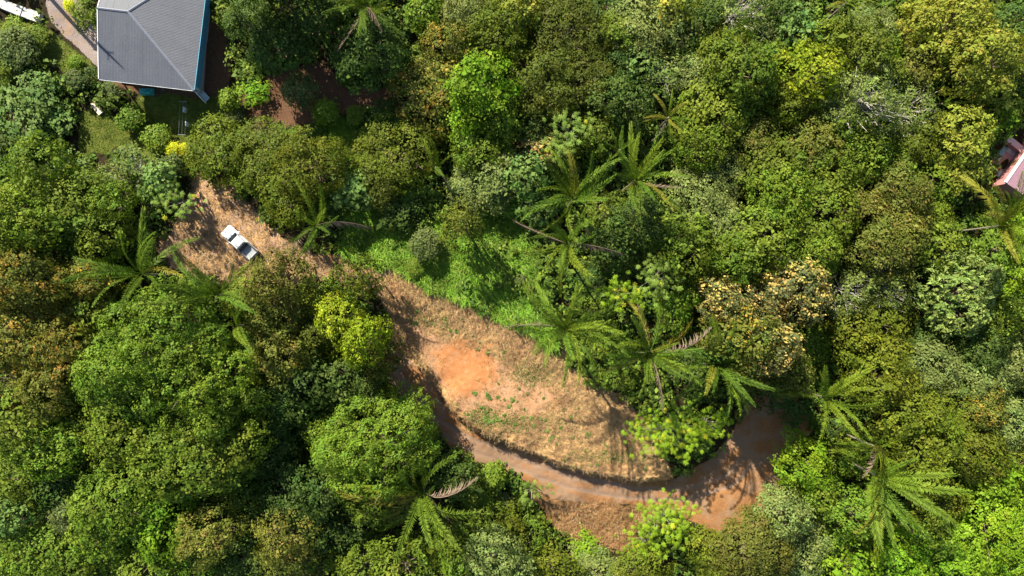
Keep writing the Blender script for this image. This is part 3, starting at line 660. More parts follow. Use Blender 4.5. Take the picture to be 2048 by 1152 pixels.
# ------------------------------------------------------------------ big-leaved umbrella trees, each leaf its own piece
UMB_L = leaf_mat('umbrella_lime', (.12,.26,.010), (.215,.365,.022), None, 0, .3, .01, .1)
UMB_Y = leaf_mat('umbrella_yellow', (.28,.34,.016), (.40,.44,.03), None, 0, .3, .01, .1)
UMB_G = leaf_mat('umbrella_green', (.095,.190,.026), (.165,.265,.045), None, 0, .25, .01, .1)
def umb_leaf(rng, lobes=9):
    V = [(0, 0, .10)]; F = []
    for i in range(lobes):
        a = 2 * math.pi * (i + rng.uniform(-.15, .15)) / lobes; l = rng.uniform(.8, 1.05); da = .24
        b = len(V)
        V += [(math.cos(a - da) * l * .56, math.sin(a - da) * l * .56, .05), (math.cos(a) * l, math.sin(a) * l, -.22), (math.cos(a + da) * l * .56, math.sin(a + da) * l * .56, .05)]
        F.append((0, b, b + 1, b + 2))
    return np.array(V), np.array(F)
UMESH = {}
for key_, m_ in (('l', UMB_L), ('y', UMB_Y), ('g', UMB_G)):
    for q_ in range(3):
        V_, F_ = umb_leaf(random.Random(q_)); me_ = np_mesh('leaf', V_, F_); me_.materials.append(m_); UMESH[(key_, q_)] = me_
def umbrella(px, py, rx, ry, n, hgt, kind, label, leaf=.42, yel=.12, seed=1, hold=None):
    rng = random.Random(seed); zgr = zg1(px, py)
    for _ in range(3):
        p = W(px, py, zgr + hgt); zgr = ground_under(p.x, p.y)
    sc = S * (CAM_H - zgr - hgt) / CAM_H
    e = empty('umbrella_tree', (p.x, p.y, zgr)); tag(e, label, 'tree', 'big-leaved umbrella trees')
    mb = MB(); mb.tube([(0, 0, -.3), (.15, .1, hgt * .3), (0, 0, hgt * .62)], [.16, .13, .09], 7)
    nb = max(6, n // 8); hubs = []
    for i in range(nb):
        a = 6.283 * (i + rng.uniform(-.3, .3)) / nb * 1.0 + (i % 3) * .7; q = math.sqrt(rng.uniform(.05, 1)) * .85
        h = Vector((math.cos(a) * q * rx * sc, math.sin(a) * q * ry * sc, hgt * (1.02 - .22 * q * q) + rng.uniform(-.3, .3))); hubs.append(h)
        s0 = Vector((0, 0, hgt * rng.uniform(.4, .6)))
        mb.tube([s0, s0.lerp(h, .5) + Vector((0, 0, -.25)), h - Vector((0, 0, .15))], [.07, .05, .03], 5)
    mb.build('trunk', plain('umbrella_bark', (.22, .19, .15), .9, .2, 3), e, True)
    put = []
    for i in range(n):
        h = hubs[i % nb]; 
        for _ in range(30):
            o = Vector((rng.gauss(0, .75), rng.gauss(0, .75), rng.gauss(0, .30)))
            c = h + o
            if all((c - x).length > leaf * .62 for x in put): break
        put.append(c)
        kk = 'y' if rng.random() < yel else kind
        f = link('leaf', UMESH[(kk, rng.randrange(3))], e); s = leaf * rng.uniform(.75, 1.2)
        f.location = c; f.scale = (s, s, s); f.rotation_euler = (rng.gauss(0, .3), rng.gauss(0, .3), rng.uniform(0, 6.28))
    return e
umbrella(1245, 590, 34, 34, 85, 7.5, 'l', 'lime umbrella-leaved tree with pale forked stem between the palms', yel=.05, seed=2)
umbrella(1335, 868, 78, 52, 270, 6.5, 'l', 'yellow-dotted umbrella-leaved tree overhanging the road bend', yel=.15, seed=3)
umbrella(1425, 850, 40, 34, 80, 6.0, 'l', 'green umbrella-leaved tree touching the yellow-dotted one at the road bend', yel=.04, seed=9)
umbrella(1335, 1040, 66, 56, 220, 5.5, 'l', 'lime umbrella-leaved tree on the lower edge of the dirt road', yel=.04, seed=4)
umbrella(1290, 1090, 40, 34, 100, 5.0, 'l', 'smaller lime umbrella-leaved tree below the lower road edge', yel=.06, seed=10)
umbrella(1320, 555, 52, 42, 120, 7.5, 'g', 'green umbrella-leaved tree right of the lime forked one', yel=.03, seed=5)
umbrella(1140, 250, 34, 40, 70, 8.5, 'g', 'green umbrella-leaved tree above the stacked palms', yel=.02, seed=6)
umbrella(1115, 295, 26, 20, 34, 7, 'g', 'small green umbrella-leaved tree above the stacked palms', yel=.02, seed=7)
umbrella(345, 400, 40, 34, 60, 6.5, 'g', 'umbrella-leaved tree at the upper left of the clearing', yel=.02, seed=8)
umbrella(1065, 985, 26, 22, 36, 3.2, 'g', 'low round umbrella-leaved plant at the lower left road edge', yel=.0, seed=12)

# ------------------------------------------------------------------ undergrowth, grass, straw (stuff)
def field(n, test, rng, box=(-40, -40, 2090, 1190)):
    p = np.stack([rng.uniform(box[0], box[2], n), rng.uniform(box[1], box[3], n)], 1)
    return p[test(p)]
def world_of(p, dz=0.0):
    z = zg(p); k = S * (CAM_H - z) / CAM_H
    return np.stack([(p[:, 0] - CX) * k, -(p[:, 1] - CY) * k, z + dz], 1)
HOUSE_KEEP = [(185,-60),(440,-60),(425,60),(405,190),(300,185),(195,170)]
def openness(p):
    m = masks(p)
    return m, np.clip(m['clearing'] + m['slope'] + m['road'] + m['lowbank'] + m['drive'] + m['yard'] + m['lawn'] + m['lawn2'] + m['path_shade'], 0, 1)
def undergrowth():
    rng = np.random.default_rng(21)
    p = np.stack([rng.uniform(-60, 2110, 7500), rng.uniform(-60, 1212, 7500)], 1)
    m, op = openness(p)
    keep = (op < .12) & (polydist(p, [(1975,285),(2020,262),(2110,262),(2110,400),(2020,372),(1985,345)]) < 0) & (polydist(p, [(-70,-60),(0,-20),(85,15),(95,45),(60,50),(-70,5)]) < 0) & (polydist(p, HOUSE_KEEP) < -6) & ((np.maximum.reduce([m['meadow'], m['meadow2'], m['meadow3']]) < .3) | (rng.random(len(p)) < .05))
    p = p[keep]; c = world_of(p); n = len(p)
    r = rng.uniform(.5, 1.6, n); h = r * rng.uniform(.7, 1.9, n)
    nt = 10; nl = 6
    d = unit(rng.normal(0, 1, (n * nt, 3)) + np.array([0, 0, .8])); d[:, 2] = np.abs(d[:, 2])
    tp = np.repeat(c, nt, 0) + d * np.stack([np.repeat(r, nt), np.repeat(r, nt), np.repeat(h, nt)], 1)
    P = np.repeat(tp, nl, 0) + rng.normal(0, .22, (n * nt * nl, 3))
    V, F = leaves(rng, P, np.repeat(d, nl, 0) + np.array([0, 0, .8]), .46, .26, .5, .2)
    me = np_mesh('undergrowth', V, F, False, {'tuft': ('FACE', np.repeat(rng.random(n * nt), nl)), 'clump': ('FACE', np.repeat(rng.random(n), nt * nl))})
    o = link('undergrowth', me, None, leaf_mat('under', (.042,.078,.010), (.104,.156,.022), (.14,.19,.02), .3))
    tag(o, 'low leafy undergrowth filling the gaps between the trees', 'undergrowth', None, 'stuff')
def blades(rng, p, nb, hgt, wid, lean, spread, dz=0.0):
    c = world_of(p, dz); n = len(c) * nb
    b = np.repeat(c, nb, 0) + np.concatenate([rng.normal(0, spread, (n, 2)), np.zeros((n, 1))], 1)
    a = rng.uniform(0, 6.283, n); d = np.stack([np.cos(a), np.sin(a), np.zeros(n)], 1)
    h = hgt * rng.uniform(.6, 1.35, (n, 1)); l = lean * rng.uniform(.4, 1.4, (n, 1))
    s = np.stack([-d[:, 1], d[:, 0], np.zeros(n)], 1) * wid * .5
    up = np.array([0, 0, 1.0])
    mid = b + up * h * .75 + d * h * l * .5; tip = b + up * h * (1 - .2 * l) + d * h * l * 1.3
    b = b - up * .08
    V = np.stack([b, mid + s, tip, mid - s], 1).reshape(-1, 3)
    return V, np.arange(4 * n).reshape(n, 4)
def grass_stuff():
    rng = np.random.default_rng(5)
    def build(name, label, p, nb, hgt, wid, lean, spread, m, cat):
        V, F = blades(rng, p, nb, hgt, wid, lean, spread)
        cl = np.repeat(np.clip((fbm(p[:, 0] / 18, p[:, 1] / 18) - .5) * 2.4 + .5, 0, 1), nb)
        o = link(name, np_mesh(name, V, F, False, {'clump': ('FACE', cl), 'tuft': ('FACE', np.repeat(rng.random(len(p)), nb))}), None, m)
        tag(o, label, cat, None, 'stuff')
    p = np.stack([rng.uniform(610, 1130, 16000), rng.uniform(220, 700, 16000)], 1); m, op = openness(p)
    p = p[(np.maximum.reduce([m['meadow'], m['meadow2'], m['meadow3']]) > .35) & (op < .4)]
    build('meadow_grass', 'tall bright green grass on the sloping meadow', p, 11, .60, .075, 1.2, .24, leaf_mat('grass', (.060,.130,.010), (.13,.225,.020), (.25,.23,.06), .12, .25, .01, .55), 'grass')
    p = np.stack([rng.uniform(300, 1360, 60000), rng.uniform(330, 1110, 60000)], 1); m, op = openness(p)
    soilb = m['terrace']
    w = np.maximum.reduce([m['clearing'] * .6, m['slope'] * (1 - m['bare']) * (1 - soilb * .8), m['lowbank'] * .6]) * (1 - m['road']) * fbm(p[:, 0] / 14, p[:, 1] / 14) * 1.7
    p = p[rng.random(len(p)) < w]
    build('dry_grass', 'short straw-coloured dry grass over the dirt slopes', p, 5, .20, .045, 2.2, .16, leaf_mat('straw', (.25,.155,.065), (.46,.315,.155), (.17,.095,.04), .25, .1, .01, .3), 'dry grass')
    p = np.stack([rng.uniform(-40, 480, 9000), rng.uniform(-40, 350, 9000)], 1); m = masks(p)
    p = p[(np.maximum(m['lawn'], m['lawn2']) > .5) & (polydist(p, HOUSE_KEEP) < -3)]
    build('lawn_grass', 'short lawn grass around the grey-roofed house', p, 6, .12, .05, 1.2, .2, leaf_mat('lawn', (.075,.125,.014), (.14,.18,.025), (.26,.22,.07), .12, .2, .01, .3), 'grass')
    p = np.stack([rng.uniform(780, 1330, 6000), rng.uniform(600, 950, 6000)], 1); m = masks(p)
    t = np.exp(-(((p[:, 0] - 1065) / 60) ** 2 + ((p[:, 1] - 745) / 32) ** 2)) + np.exp(-(((p[:, 0] - 1050) / 110) ** 2 + ((p[:, 1] - 848) / 26) ** 2)) * .8 + np.exp(-(((p[:, 0] - 1220) / 100) ** 2 + ((p[:, 1] - 915) / 16) ** 2)) + np.exp(-(((p[:, 0] - 850) / 60) ** 2 + ((p[:, 1] - 640) / 18) ** 2)) * .7
    p = p[(m['slope'] > .4) & (m['road'] < .2) & (rng.random(len(p)) < t * .8)]
    build('sparse_grass', 'sparse short green grass patches on the bare mound', p, 6, .17, .06, 1.2, .2, leaf_mat('sparse', (.060,.105,.018), (.115,.160,.03), (.25,.22,.08), .12, .2, .01, .3), 'grass')
undergrowth(); grass_stuff()

# small weeds on the mound
WEED_M = leaf_mat('weed', (.065,.120,.018), (.125,.185,.034), None, 0, .2, .01, .2)
def weed_mesh(seed):
    rng = np.random.default_rng(seed); n = 34
    d = unit(rng.normal(0, 1, (n, 3)) + np.array([0, 0, .6])); d[:, 2] = np.abs(d[:, 2])
    V, F = leaves(rng, d * rng.uniform(.12, .36, (n, 1)) * np.array([1, 1, .9]) + np.array([0, 0, .08]), d + np.array([0, 0, .6]), .24, .13, .4, .2)
    me = np_mesh('weed', V, F, False, {'clump': ('FACE', np.full(n, .5)), 'tuft': ('FACE', rng.random(n))}); me.materials.append(WEED_M); return me
WEEDS = [weed_mesh(s) for s in range(4)]
rw = random.Random(4)
wp = [(960,684),(952,697),(1008,703),(976,704),(958,700),(1010,712),(815,605),(835,622),(850,640),(868,648),(885,655),(900,660),(915,663),(930,668),(945,672)]
for cx_, cy_, sx_, sy_, n_ in ((960,830,40,22,16),(1040,840,60,16,26),(1110,870,60,16,20),(1180,905,70,12,22),(1000,800,60,14,12),(880,650,50,14,12),(1240,925,50,8,8),(410,540,40,30,8),(990,815,20,16,8)):
    wp += [(rw.gauss(cx_, sx_), rw.gauss(cy_, sy_)) for _ in range(n_)]
mw = masks(np.array(wp))
for (x_, y_), a_, b_ in zip(wp, mw['slope'] + mw['clearing'], mw['road']):
    if a_ < .5 or b_ > .3: continue
    o = link('weed', WEEDS[rw.randrange(4)]); o.location = W(x_, y_, zg1(x_, y_)); o.rotation_euler = (0, 0, rw.uniform(0, 6.28)); s_ = rw.uniform(.4, 1.05); o.scale = (s_ * rw.uniform(.8, 1.4), s_, s_ * .6)
    tag(o, 'low green weed tuft growing in the tan dirt of mound or clearing', 'weed', 'weeds dotting the bare dirt')

# ------------------------------------------------------------------ grey-roofed house
def house():
    zgr = 5.0; ze = zgr + 3.7
    sw = W(198, 158, ze); se = W(388, 174, ze)
    u = (se - sw); Lx = u.length; ang = math.atan2(u.y, u.x) - R(2.0)
    Lx *= 1.0
    half = 8.3; rise = 1.9; D = 2 * half
    e = empty('house', (sw.x, sw.y, zgr), ang)
    tag(e, 'house with grey corrugated hipped roof and blue walls, upper left', 'house')
    h = ze - zgr; ap = Lx - half       # the ridge runs from x=0 to x=ap
    M, nt, b = mat('roof_metal')
    pos = N(nt, 'ShaderNodeTexCoord').outputs['Object']
    n1 = noise(nt, .5, 5, pos); n2 = noise(nt, 7, 4, pos)
    c = ramp(nt, n1, [(.3, (.040, .046, .062)), (.7, (.056, .063, .081))]); c = mix(nt, mrange(nt, n2, .5, .8), c, (.105, .105, .115))
    oi = N(nt, 'ShaderNodeObjectInfo').outputs['Random']; c = mix(nt, math_(nt, 'MULTIPLY', oi, .22), c, (.06, .066, .082))
    nt.links.new(c, b.inputs['Base Color']); b.inputs['Roughness'].default_value = .65; b.inputs['Metallic'].default_value = 0.0
    CAP = plain('ridge_metal', (.15, .16, .19), .45, .1, 3, .2)
    BLUE = plain('blue_wall', (.09, .32, .46), .7, .08, 2); TEAL = plain('pale_teal_wall', (.42, .58, .55), .7, .08, 2)
    GL = plain('dark_glass', (.02, .03, .035), .1, .1, 2); WHITE = plain('white_paint', (.62, .64, .64), .6, .05, 3); CON = plain('concrete_slab', (.33, .31, .29), .9, .15, 3)
    roof = link('roof', None, e); roof.location = (0, 0, h)
    pitch = math.atan2(rise, half)
    def sheets(fx, y_of_top, width, origin, rz):
        """corrugated sheets side by side: x along the eave, y up the slope"""
        nsh = int(round(width / .95)); w = width / nsh
        for i in range(nsh):
            x0 = i * w; x1 = x0 + w; st = 20; V = []; F = []
            ns = 6
            for j in range(st + 1):
                x = x0 + (x1 - x0) * j / st; top = max(0.02, y_of_top(min(max(x, 0.0), width)))
                zz = .012 * math.cos(2 * math.pi * x / .19) + (.006 if i % 2 else 0)
                for q in range(ns + 1):
                    y = -.05 + (top + .05) * q / ns
                    V.append((x, y, math.tan(pitch) * y + zz + .05))
            for j in range(st):
                for q in range(ns):
                    a = j * (ns + 1) + q; F.append((a, a + ns + 1, a + ns + 2, a + 1))
            me = bpy.data.meshes.new('roof_sheet'); me.from_pydata(V, [], F); me.update(); me.polygons.foreach_set('use_smooth', [True] * len(F))
            o = link('roof_sheet', me, roof, M); o.location = origin; o.rotation_euler = (0, 0, rz)
    sheets(0, lambda x: half if x <= ap else Lx - x, Lx, (0, 0, 0), 0)
    sheets(0, lambda x: half if x >= half else x, Lx, (Lx, D, 0), math.pi) if False else None
    sheets(0, lambda x: half - abs(x - half), D, (Lx, 0, 0), math.pi / 2)
    sheets(0, lambda x: half if (Lx - x) <= ap else x, Lx, (Lx, D, 0), math.pi)
    def cap(name, a, b_, w=.15):
        a = Vector(a); b_ = Vector(b_); t = (b_ - a).normalized(); s = t.cross(Vector((0, 0, 1))).normalized() * w; up = Vector((0, 0, .085)); dn = Vector((0, 0, -.045))
        MB().loft([[a + s + dn + up, a + up * 1.6, a - s + dn + up, a - s * .9 + up * .3, a + s * .9 + up * .3], [b_ + s + dn + up, b_ + up * 1.6, b_ - s + dn + up, b_ - s * .9 + up * .3, b_ + s * .9 + up * .3]]).build(name, CAP, roof)
    cap('ridge_cap', (-.05, half, rise + .05), (ap, half, rise + .05)); cap('hip_cap', (ap, half, rise + .05), (Lx + .05, -.05, .04)); cap('hip_cap', (ap, half, rise + .05), (Lx + .05, D + .05, .04))
    for (y0, y1, z0, z1) in ((0, half, 0, rise), (D, half, 0, rise)):
        MB().add([(-.06, y0, z0 - .12), (-.06, y1, z1 - .12), (-.06, y1, z1 + .10), (-.06, y0, z0 + .10), (.03, y0, z0 - .12), (.03, y1, z1 - .12), (.03, y1, z1 + .10), (.03, y0, z0 + .10)],
                 [(0,1,2,3),(4,7,6,5),(0,4,5,1),(3,2,6,7),(0,3,7,4),(1,5,6,2)]).build('barge_board', WHITE, roof)
    # eave boards and gutters
    MB().box(0.05, Lx + .02, -.10, -.05, h - .17, h + .02).build('gutter', WHITE, e)
    MB().box(Lx + .05, Lx + .12, -.1, D + .1, h - .16, h + .02).build('gutter', BLUE, e)
    o_ = .95
    MB().box(2.6, Lx - o_, o_, o_ + .15, -.4, h - .02).build('south_wall', TEAL, e)
    MB().box(Lx - o_ - .15, Lx - o_, o_ + .152, D - o_, -.4, h - .03).build('east_wall', BLUE, e)
    MB().box(.5, .65, 3.0, D - o_, -.4, h + .2).build('west_wall', TEAL, e)
    MB().box(.652, Lx - o_ - .152, D - o_ - .15, D - o_ - .002, -.4, h - .03).build('north_wall', TEAL, e)
    MB().box(2.6, 2.75, o_ + .152, 3.0, -.4, h - .03).build('porch_wall', TEAL, e)
    MB().box(.652, 2.598, 3.0, 3.15, -.4, h - .03).build('porch_wall', TEAL, e)
    for x in (.6,): MB().box(x - .08, x + .08, o_ - .08, o_ + .08, 0, h - .03).build('porch_post', WHITE, e)
    MB().box(.4, Lx - o_ + .08, o_ - .08, D - o_ + .08, -1.6, .06).build('floor_slab', CON, e)
    for y in (5, 8.2, 11.4):
        wd = MB().box(.45, .497, y - .6, y + .6, 1.0, 2.2).build('window', WHITE, e); MB().box(.43, .447, y - .52, y + .52, 1.08, 2.12).build('pane', GL, wd)
    # downpipe from the corner of the gutter, running out to a splash tank
    MB().tube([(Lx + .08, -.12, h - .1), (Lx + .1, -.2, h - .5), (Lx + .45, -.8, 1.5), (Lx + .5, -.9, .9)], .05, 6).build('downpipe', WHITE, e, True)
    return e
house()
def lathe(profile, n=20):
    V = []; F = []
    for i, (r, z) in enumerate(profile):
        for k in range(n): a = 2 * math.pi * k / n; V.append((r * math.cos(a), r * math.sin(a), z))
    for i in range(len(profile) - 1):
        for k in range(n): j = (k + 1) % n; F.append((i*n+k, i*n+j, (i+1)*n+j, (i+1)*n+k))
    return V, F
WHITE = plain('white_paint', (.62, .64, .64)); STEEL = plain('steel_pole', (.30, .32, .33), .4, .1, 3, .5)
def small_things():
    p = W(405, 191, zg1(405, 191) + .5)
    e = empty('water_trough', (p.x, p.y, ground_under(p.x, p.y) - .02), R(-50)); tag(e, 'pale grey trough below the corner downpipe of the house', 'trough')
    MB().loft([[(-.75,-.33,0),(.75,-.33,0),(.75,.33,0),(-.75,.33,0)],[(-.85,-.42,.55),(.85,-.42,.55),(.85,.42,.55),(-.85,.42,.55)],[(-.78,-.35,.55),(.78,-.35,.55),(.78,.35,.55),(-.78,.35,.55)],[(-.7,-.28,.12),(.7,-.28,.12),(.7,.28,.12),(-.7,.28,.12)]]).build('basin', plain('trough_plastic', (.50,.58,.60), .5), e, bevel=.03)
    MB().box(-.9, .9, .44, .50, .45, .56).build('rim', plain('trough_plastic', (.5,.58,.6)), e)
    # wooden plank bench on the grass
    p = W(193, 216, zg1(193, 216) + .4); e = empty('plank_bench', (p.x, p.y, ground_under(p.x, p.y)), R(-52)); tag(e, 'weathered wooden plank bench on the grass below the house', 'bench')
    wood = plain('weathered_wood', (.50, .42, .32), .85, .2, 8)
    for k in range(3): MB().box(-.95, .95, -.36 + k * .245, -.36 + k * .245 + .225, .40, .45).build('plank', wood, e)
    for x in (-.7, .7): MB().box(x - .05, x + .05, -.3, .3, -.05, .40).build('leg', wood, e)
    # clothesline
    e0 = W(378, 243, zg1(378, 243)); e = empty('clothesline', (e0.x, e0.y, ground_under(e0.x, e0.y)), R(88)); tag(e, 'clothesline frame on the shaded lawn below the house', 'clothesline')
    for x in (-2.2, 2.2):
        MB().tube([(x, 0, -.2), (x, 0, 1.9)], .04, 6).build('post', STEEL, e); MB().tube([(x, -.5, 1.85), (x, .5, 1.85)], .03, 6).build('crossbar', STEEL, e)
    for y in (-.42, 0, .42): MB().tube([(-2.2, y, 1.88), (0, y, 1.80), (2.2, y, 1.88)], .012, 4).build('line', STEEL, e)
    for i, (x, w, y, lab) in enumerate(((1.2, .75, 0, 'white cloth hung at the house end of the clothesline'), (-.7, .6, -.42, 'white cloth hung at the middle of the clothesline'))):
        V = []; F = []
        for a in range(9):
            for s_, (yy, zz) in enumerate(((-.16, .95), (-.10, 1.4), (-.015, 1.835), (.015, 1.835), (.10, 1.4), (.17, 1.0))):
                V.append((x - w/2 + w * a / 8, y + yy + .03 * math.sin(a * 1.7 + s_), zz + .02 * math.cos(a)))
        for a in range(8):
            for s_ in range(5): q = a * 6 + s_; F.append((q, q + 6, q + 7, q + 1))
        o = MB().add(V, F).build('hanging_cloth', plain('white_cloth', (.72, .74, .76), .9, .06, 4), None, True); o.location = e.location; o.rotation_euler = e.rotation_euler
        md = o.modifiers.new('s', 'SOLIDIFY'); md.thickness = .012; tag(o, lab, 'cloth', 'laundry on the line')
    # clutter under the south eave
    p = W(297, 184, 5.1); e = empty('bicycle', (p.x, p.y, 5.06), R(8)); tag(e, 'dark bicycle leaning by the teal tarpaulin under the eave', 'bicycle')
    blk = plain('black_rubber', (.02, .02, .022), .8)
    e.location.x += 2.0
    for x in (-.55, .55):
        V = []; F = []
        for k in range(24):
            a = 2 * math.pi * k / 24
            for q in range(6): b_ = 2 * math.pi * q / 6; rr = .32 + .02 * math.cos(b_); V.append((x + rr * math.cos(a), .02 * math.sin(b_), .34 + rr * math.sin(a)))
        for k in range(24):
            for q in range(6): F.append((k*6+q, ((k+1) % 24)*6+q, ((k+1) % 24)*6+(q+1) % 6, k*6+(q+1) % 6))
        MB().add(V, F).build('wheel', blk, e)
    fr = MB(); red = plain('bike_paint', (.05, .06, .10), .4)
    for a, b_ in (((-.55,0,.34),(-.1,0,.32)),((-.1,0,.32),(-.22,0,.82)),((-.22,0,.82),(.38,0,.80)),((-.1,0,.32),(.38,0,.72)),((.36,0,.92),(.55,0,.34)),((-.55,0,.34),(-.22,0,.78))): fr.tube([a, b_], .018, 5)
    fr.build('frame', red, e); MB().tube([(.34,-.28,.98),(.36,0,.95),(.34,.28,.98)], .015, 5).build('handlebar', STEEL, e); MB().box(-.34,-.08,-.07,.07,.84,.89).build('saddle', blk, e, bevel=.02)
    rng = np.random.default_rng(2)
    V = []; F = []; n = 12
    for a in range(n):
        for b_ in range(n):
            x = (a / (n - 1) - .5) * 1.9; y = (b_ / (n - 1) - .5) * .9; ed = max(abs(x) / .95, abs(y) / .45)
            V.append((x, y, .02 + (.5 + .25 * rng.random()) * (1 - ed ** 4) ** .5 if ed < 1 else .02))
    for a in range(n - 1):
        for b_ in range(n - 1): q = a * n + b_; F.append((q, q + n, q + n + 1, q + 1))
    o = MB().add(V, F).build('tarpaulin', plain('teal_tarp', (.03, .28, .27), .45), None); o.location = (p.x - .2, p.y, 5.06); tag(o, 'crumpled teal tarpaulin over a heap under the south eave', 'tarpaulin')
    # pale wall-top path in the upper left corner
    con = plain('pale_concrete', (.40, .385, .35), .9, .22, 2.2)
    e = empty('stone_kerb', W(35, 20, zg1(35, 20))); tag(e, 'pale rough stone retaining kerb in the upper left corner', 'kerb')
    pts = [(-60,-25),(-25,-8),(5,8),(30,18),(55,27),(78,35)]
    for i in range(len(pts) - 1):
        for t0, t1 in ((0, .5), (.5, 1)):
            a = Vector(pts[i]).lerp(Vector(pts[i+1]), t0); b_ = Vector(pts[i]).lerp(Vector(pts[i+1]), t1)
            zz = max(zg1(*a), zg1(*b_)) + .55; A_ = W(a.x, a.y, zz); B_ = W(b_.x, b_.y, zz); tt = (B_ - A_).normalized(); nn = Vector((-tt.y, tt.x, 0)) * random.uniform(.60, .70); A_ += tt * .003; B_ -= tt * .003
            low = Vector((0, 0, -1.0)); jz = Vector((0, 0, random.uniform(-.02, .02)))
            r1 = [A_ + nn + jz, A_ - nn + jz, A_ - nn * 1.1 + low, A_ + nn * 1.1 + low]; r2 = [B_ + nn + jz, B_ - nn + jz, B_ - nn * 1.1 + low, B_ + nn * 1.1 + low]
            o = MB().loft([[q - e.location for q in r1], [q - e.location for q in r2]]).build('stone', con, e, bevel=.025)
    # stepping slabs between lawn and clearing
    e = empty('stone_steps', W(318, 335, zg1(318, 335))); tag(e, 'grey stone steps leading from the lawn towards the clearing', 'steps')
    for i, (x, y) in enumerate(((333,322),(326,329),(319,336),(312,343),(305,350),(298,357))):
        q = W(x, y, zg1(x, y)) - e.location; MB().box(-.28, .28, -.55, .55, -.25, .10 + .02 * (i % 2), Matrix.Translation(q) @ Matrix.Rotation(R(42 + 5 * (i % 3)), 4, 'Z')).build('slab', plain('step_stone', (.36, .33, .31), .9, .2, 4), e, bevel=.02)
small_things()

# ------------------------------------------------------------------ house corner at the right edge
def east_building():
    z0 = zg1(2035, 320); TH = R(-34.4); Mx = Matrix.Rotation(TH, 4, 'Z')
    c = W(2035, 331, z0 + 3.2) - Mx @ Vector((-2.4, -.5, 0)); e = empty('house', (c.x, c.y, z0), TH); tag(e, 'house with mauve flat roof cut by the right edge', 'house')
    mauve = plain('mauve_roof', (.21, .115, .145), .8, .12, 2)
    MB().box(-2.3, 5, -3.2, 5, 3.0, 3.15).build('roof', mauve, e); MB().box(-2.3, 5, 5.0, 5.2, 2.9, 3.28).build('fascia', WHITE, e); MB().box(-2.5, -2.3, -3.2, 5.2, 2.9, 3.3).build('fascia', WHITE, e)
    MB().box(-2.0, 4.8, -3.0, 4.7, -.5, 2.98).build('wall', plain('pink_wall', (.36, .16, .15), .8, .08, 2), e)
    MB().box(-2.05, -2.003, .2, 1.1, 0.05, 2.1).build('door', plain('door_wood', (.16, .08, .05), .6), e)
    p = W(2014, 320, z0); t = empty('patio', (p.x, p.y, z0), TH); tag(t, 'tiled terracotta and white patio beside the mauve roof', 'patio')
    tiles = [plain('patio_tile_white', (.42,.42,.40), .6, .2, 2), plain('patio_tile_orange', (.40,.19,.09), .6, .2, 2), plain('patio_tile_teal', (.17,.30,.31), .6, .2, 2), plain('patio_tile_pink', (.38,.19,.18), .6, .2, 2)]
    MB().box(-1.7, 1.6, -2.6, 2.6, -.6, .10).build('base', plain('pale_concrete', (.40,.385,.35)), t)
    rr = random.Random(3)
    for i in range(4):
        for j in range(6):
            x = -1.66 + i * .81; y = -2.55 + j * .85
            MB().box(x, x + .79, y, y + .83, .102, .14).build('tile', tiles[2 if i == 0 and j > 2 else 0 if (i == 3 or j > 3) else rr.choice((1, 1, 0, 3))], t)
    p = W(2036, 293, z0 + 1); w = empty('low_wall', (p.x, p.y, z0), R(-39)); tag(w, 'low pink wall with white coping near the right edge', 'wall')
    MB().box(-1.7, 2.6, -.35, .35, -.5, 1.0).build('base', plain('pink_wall', (.36,.16,.15)), w); MB().box(-1.75, 2.65, -.42, .42, 1.003, 1.10).build('coping', plain('coping_pink', (.45, .30, .29)), w, bevel=.02)
east_building()

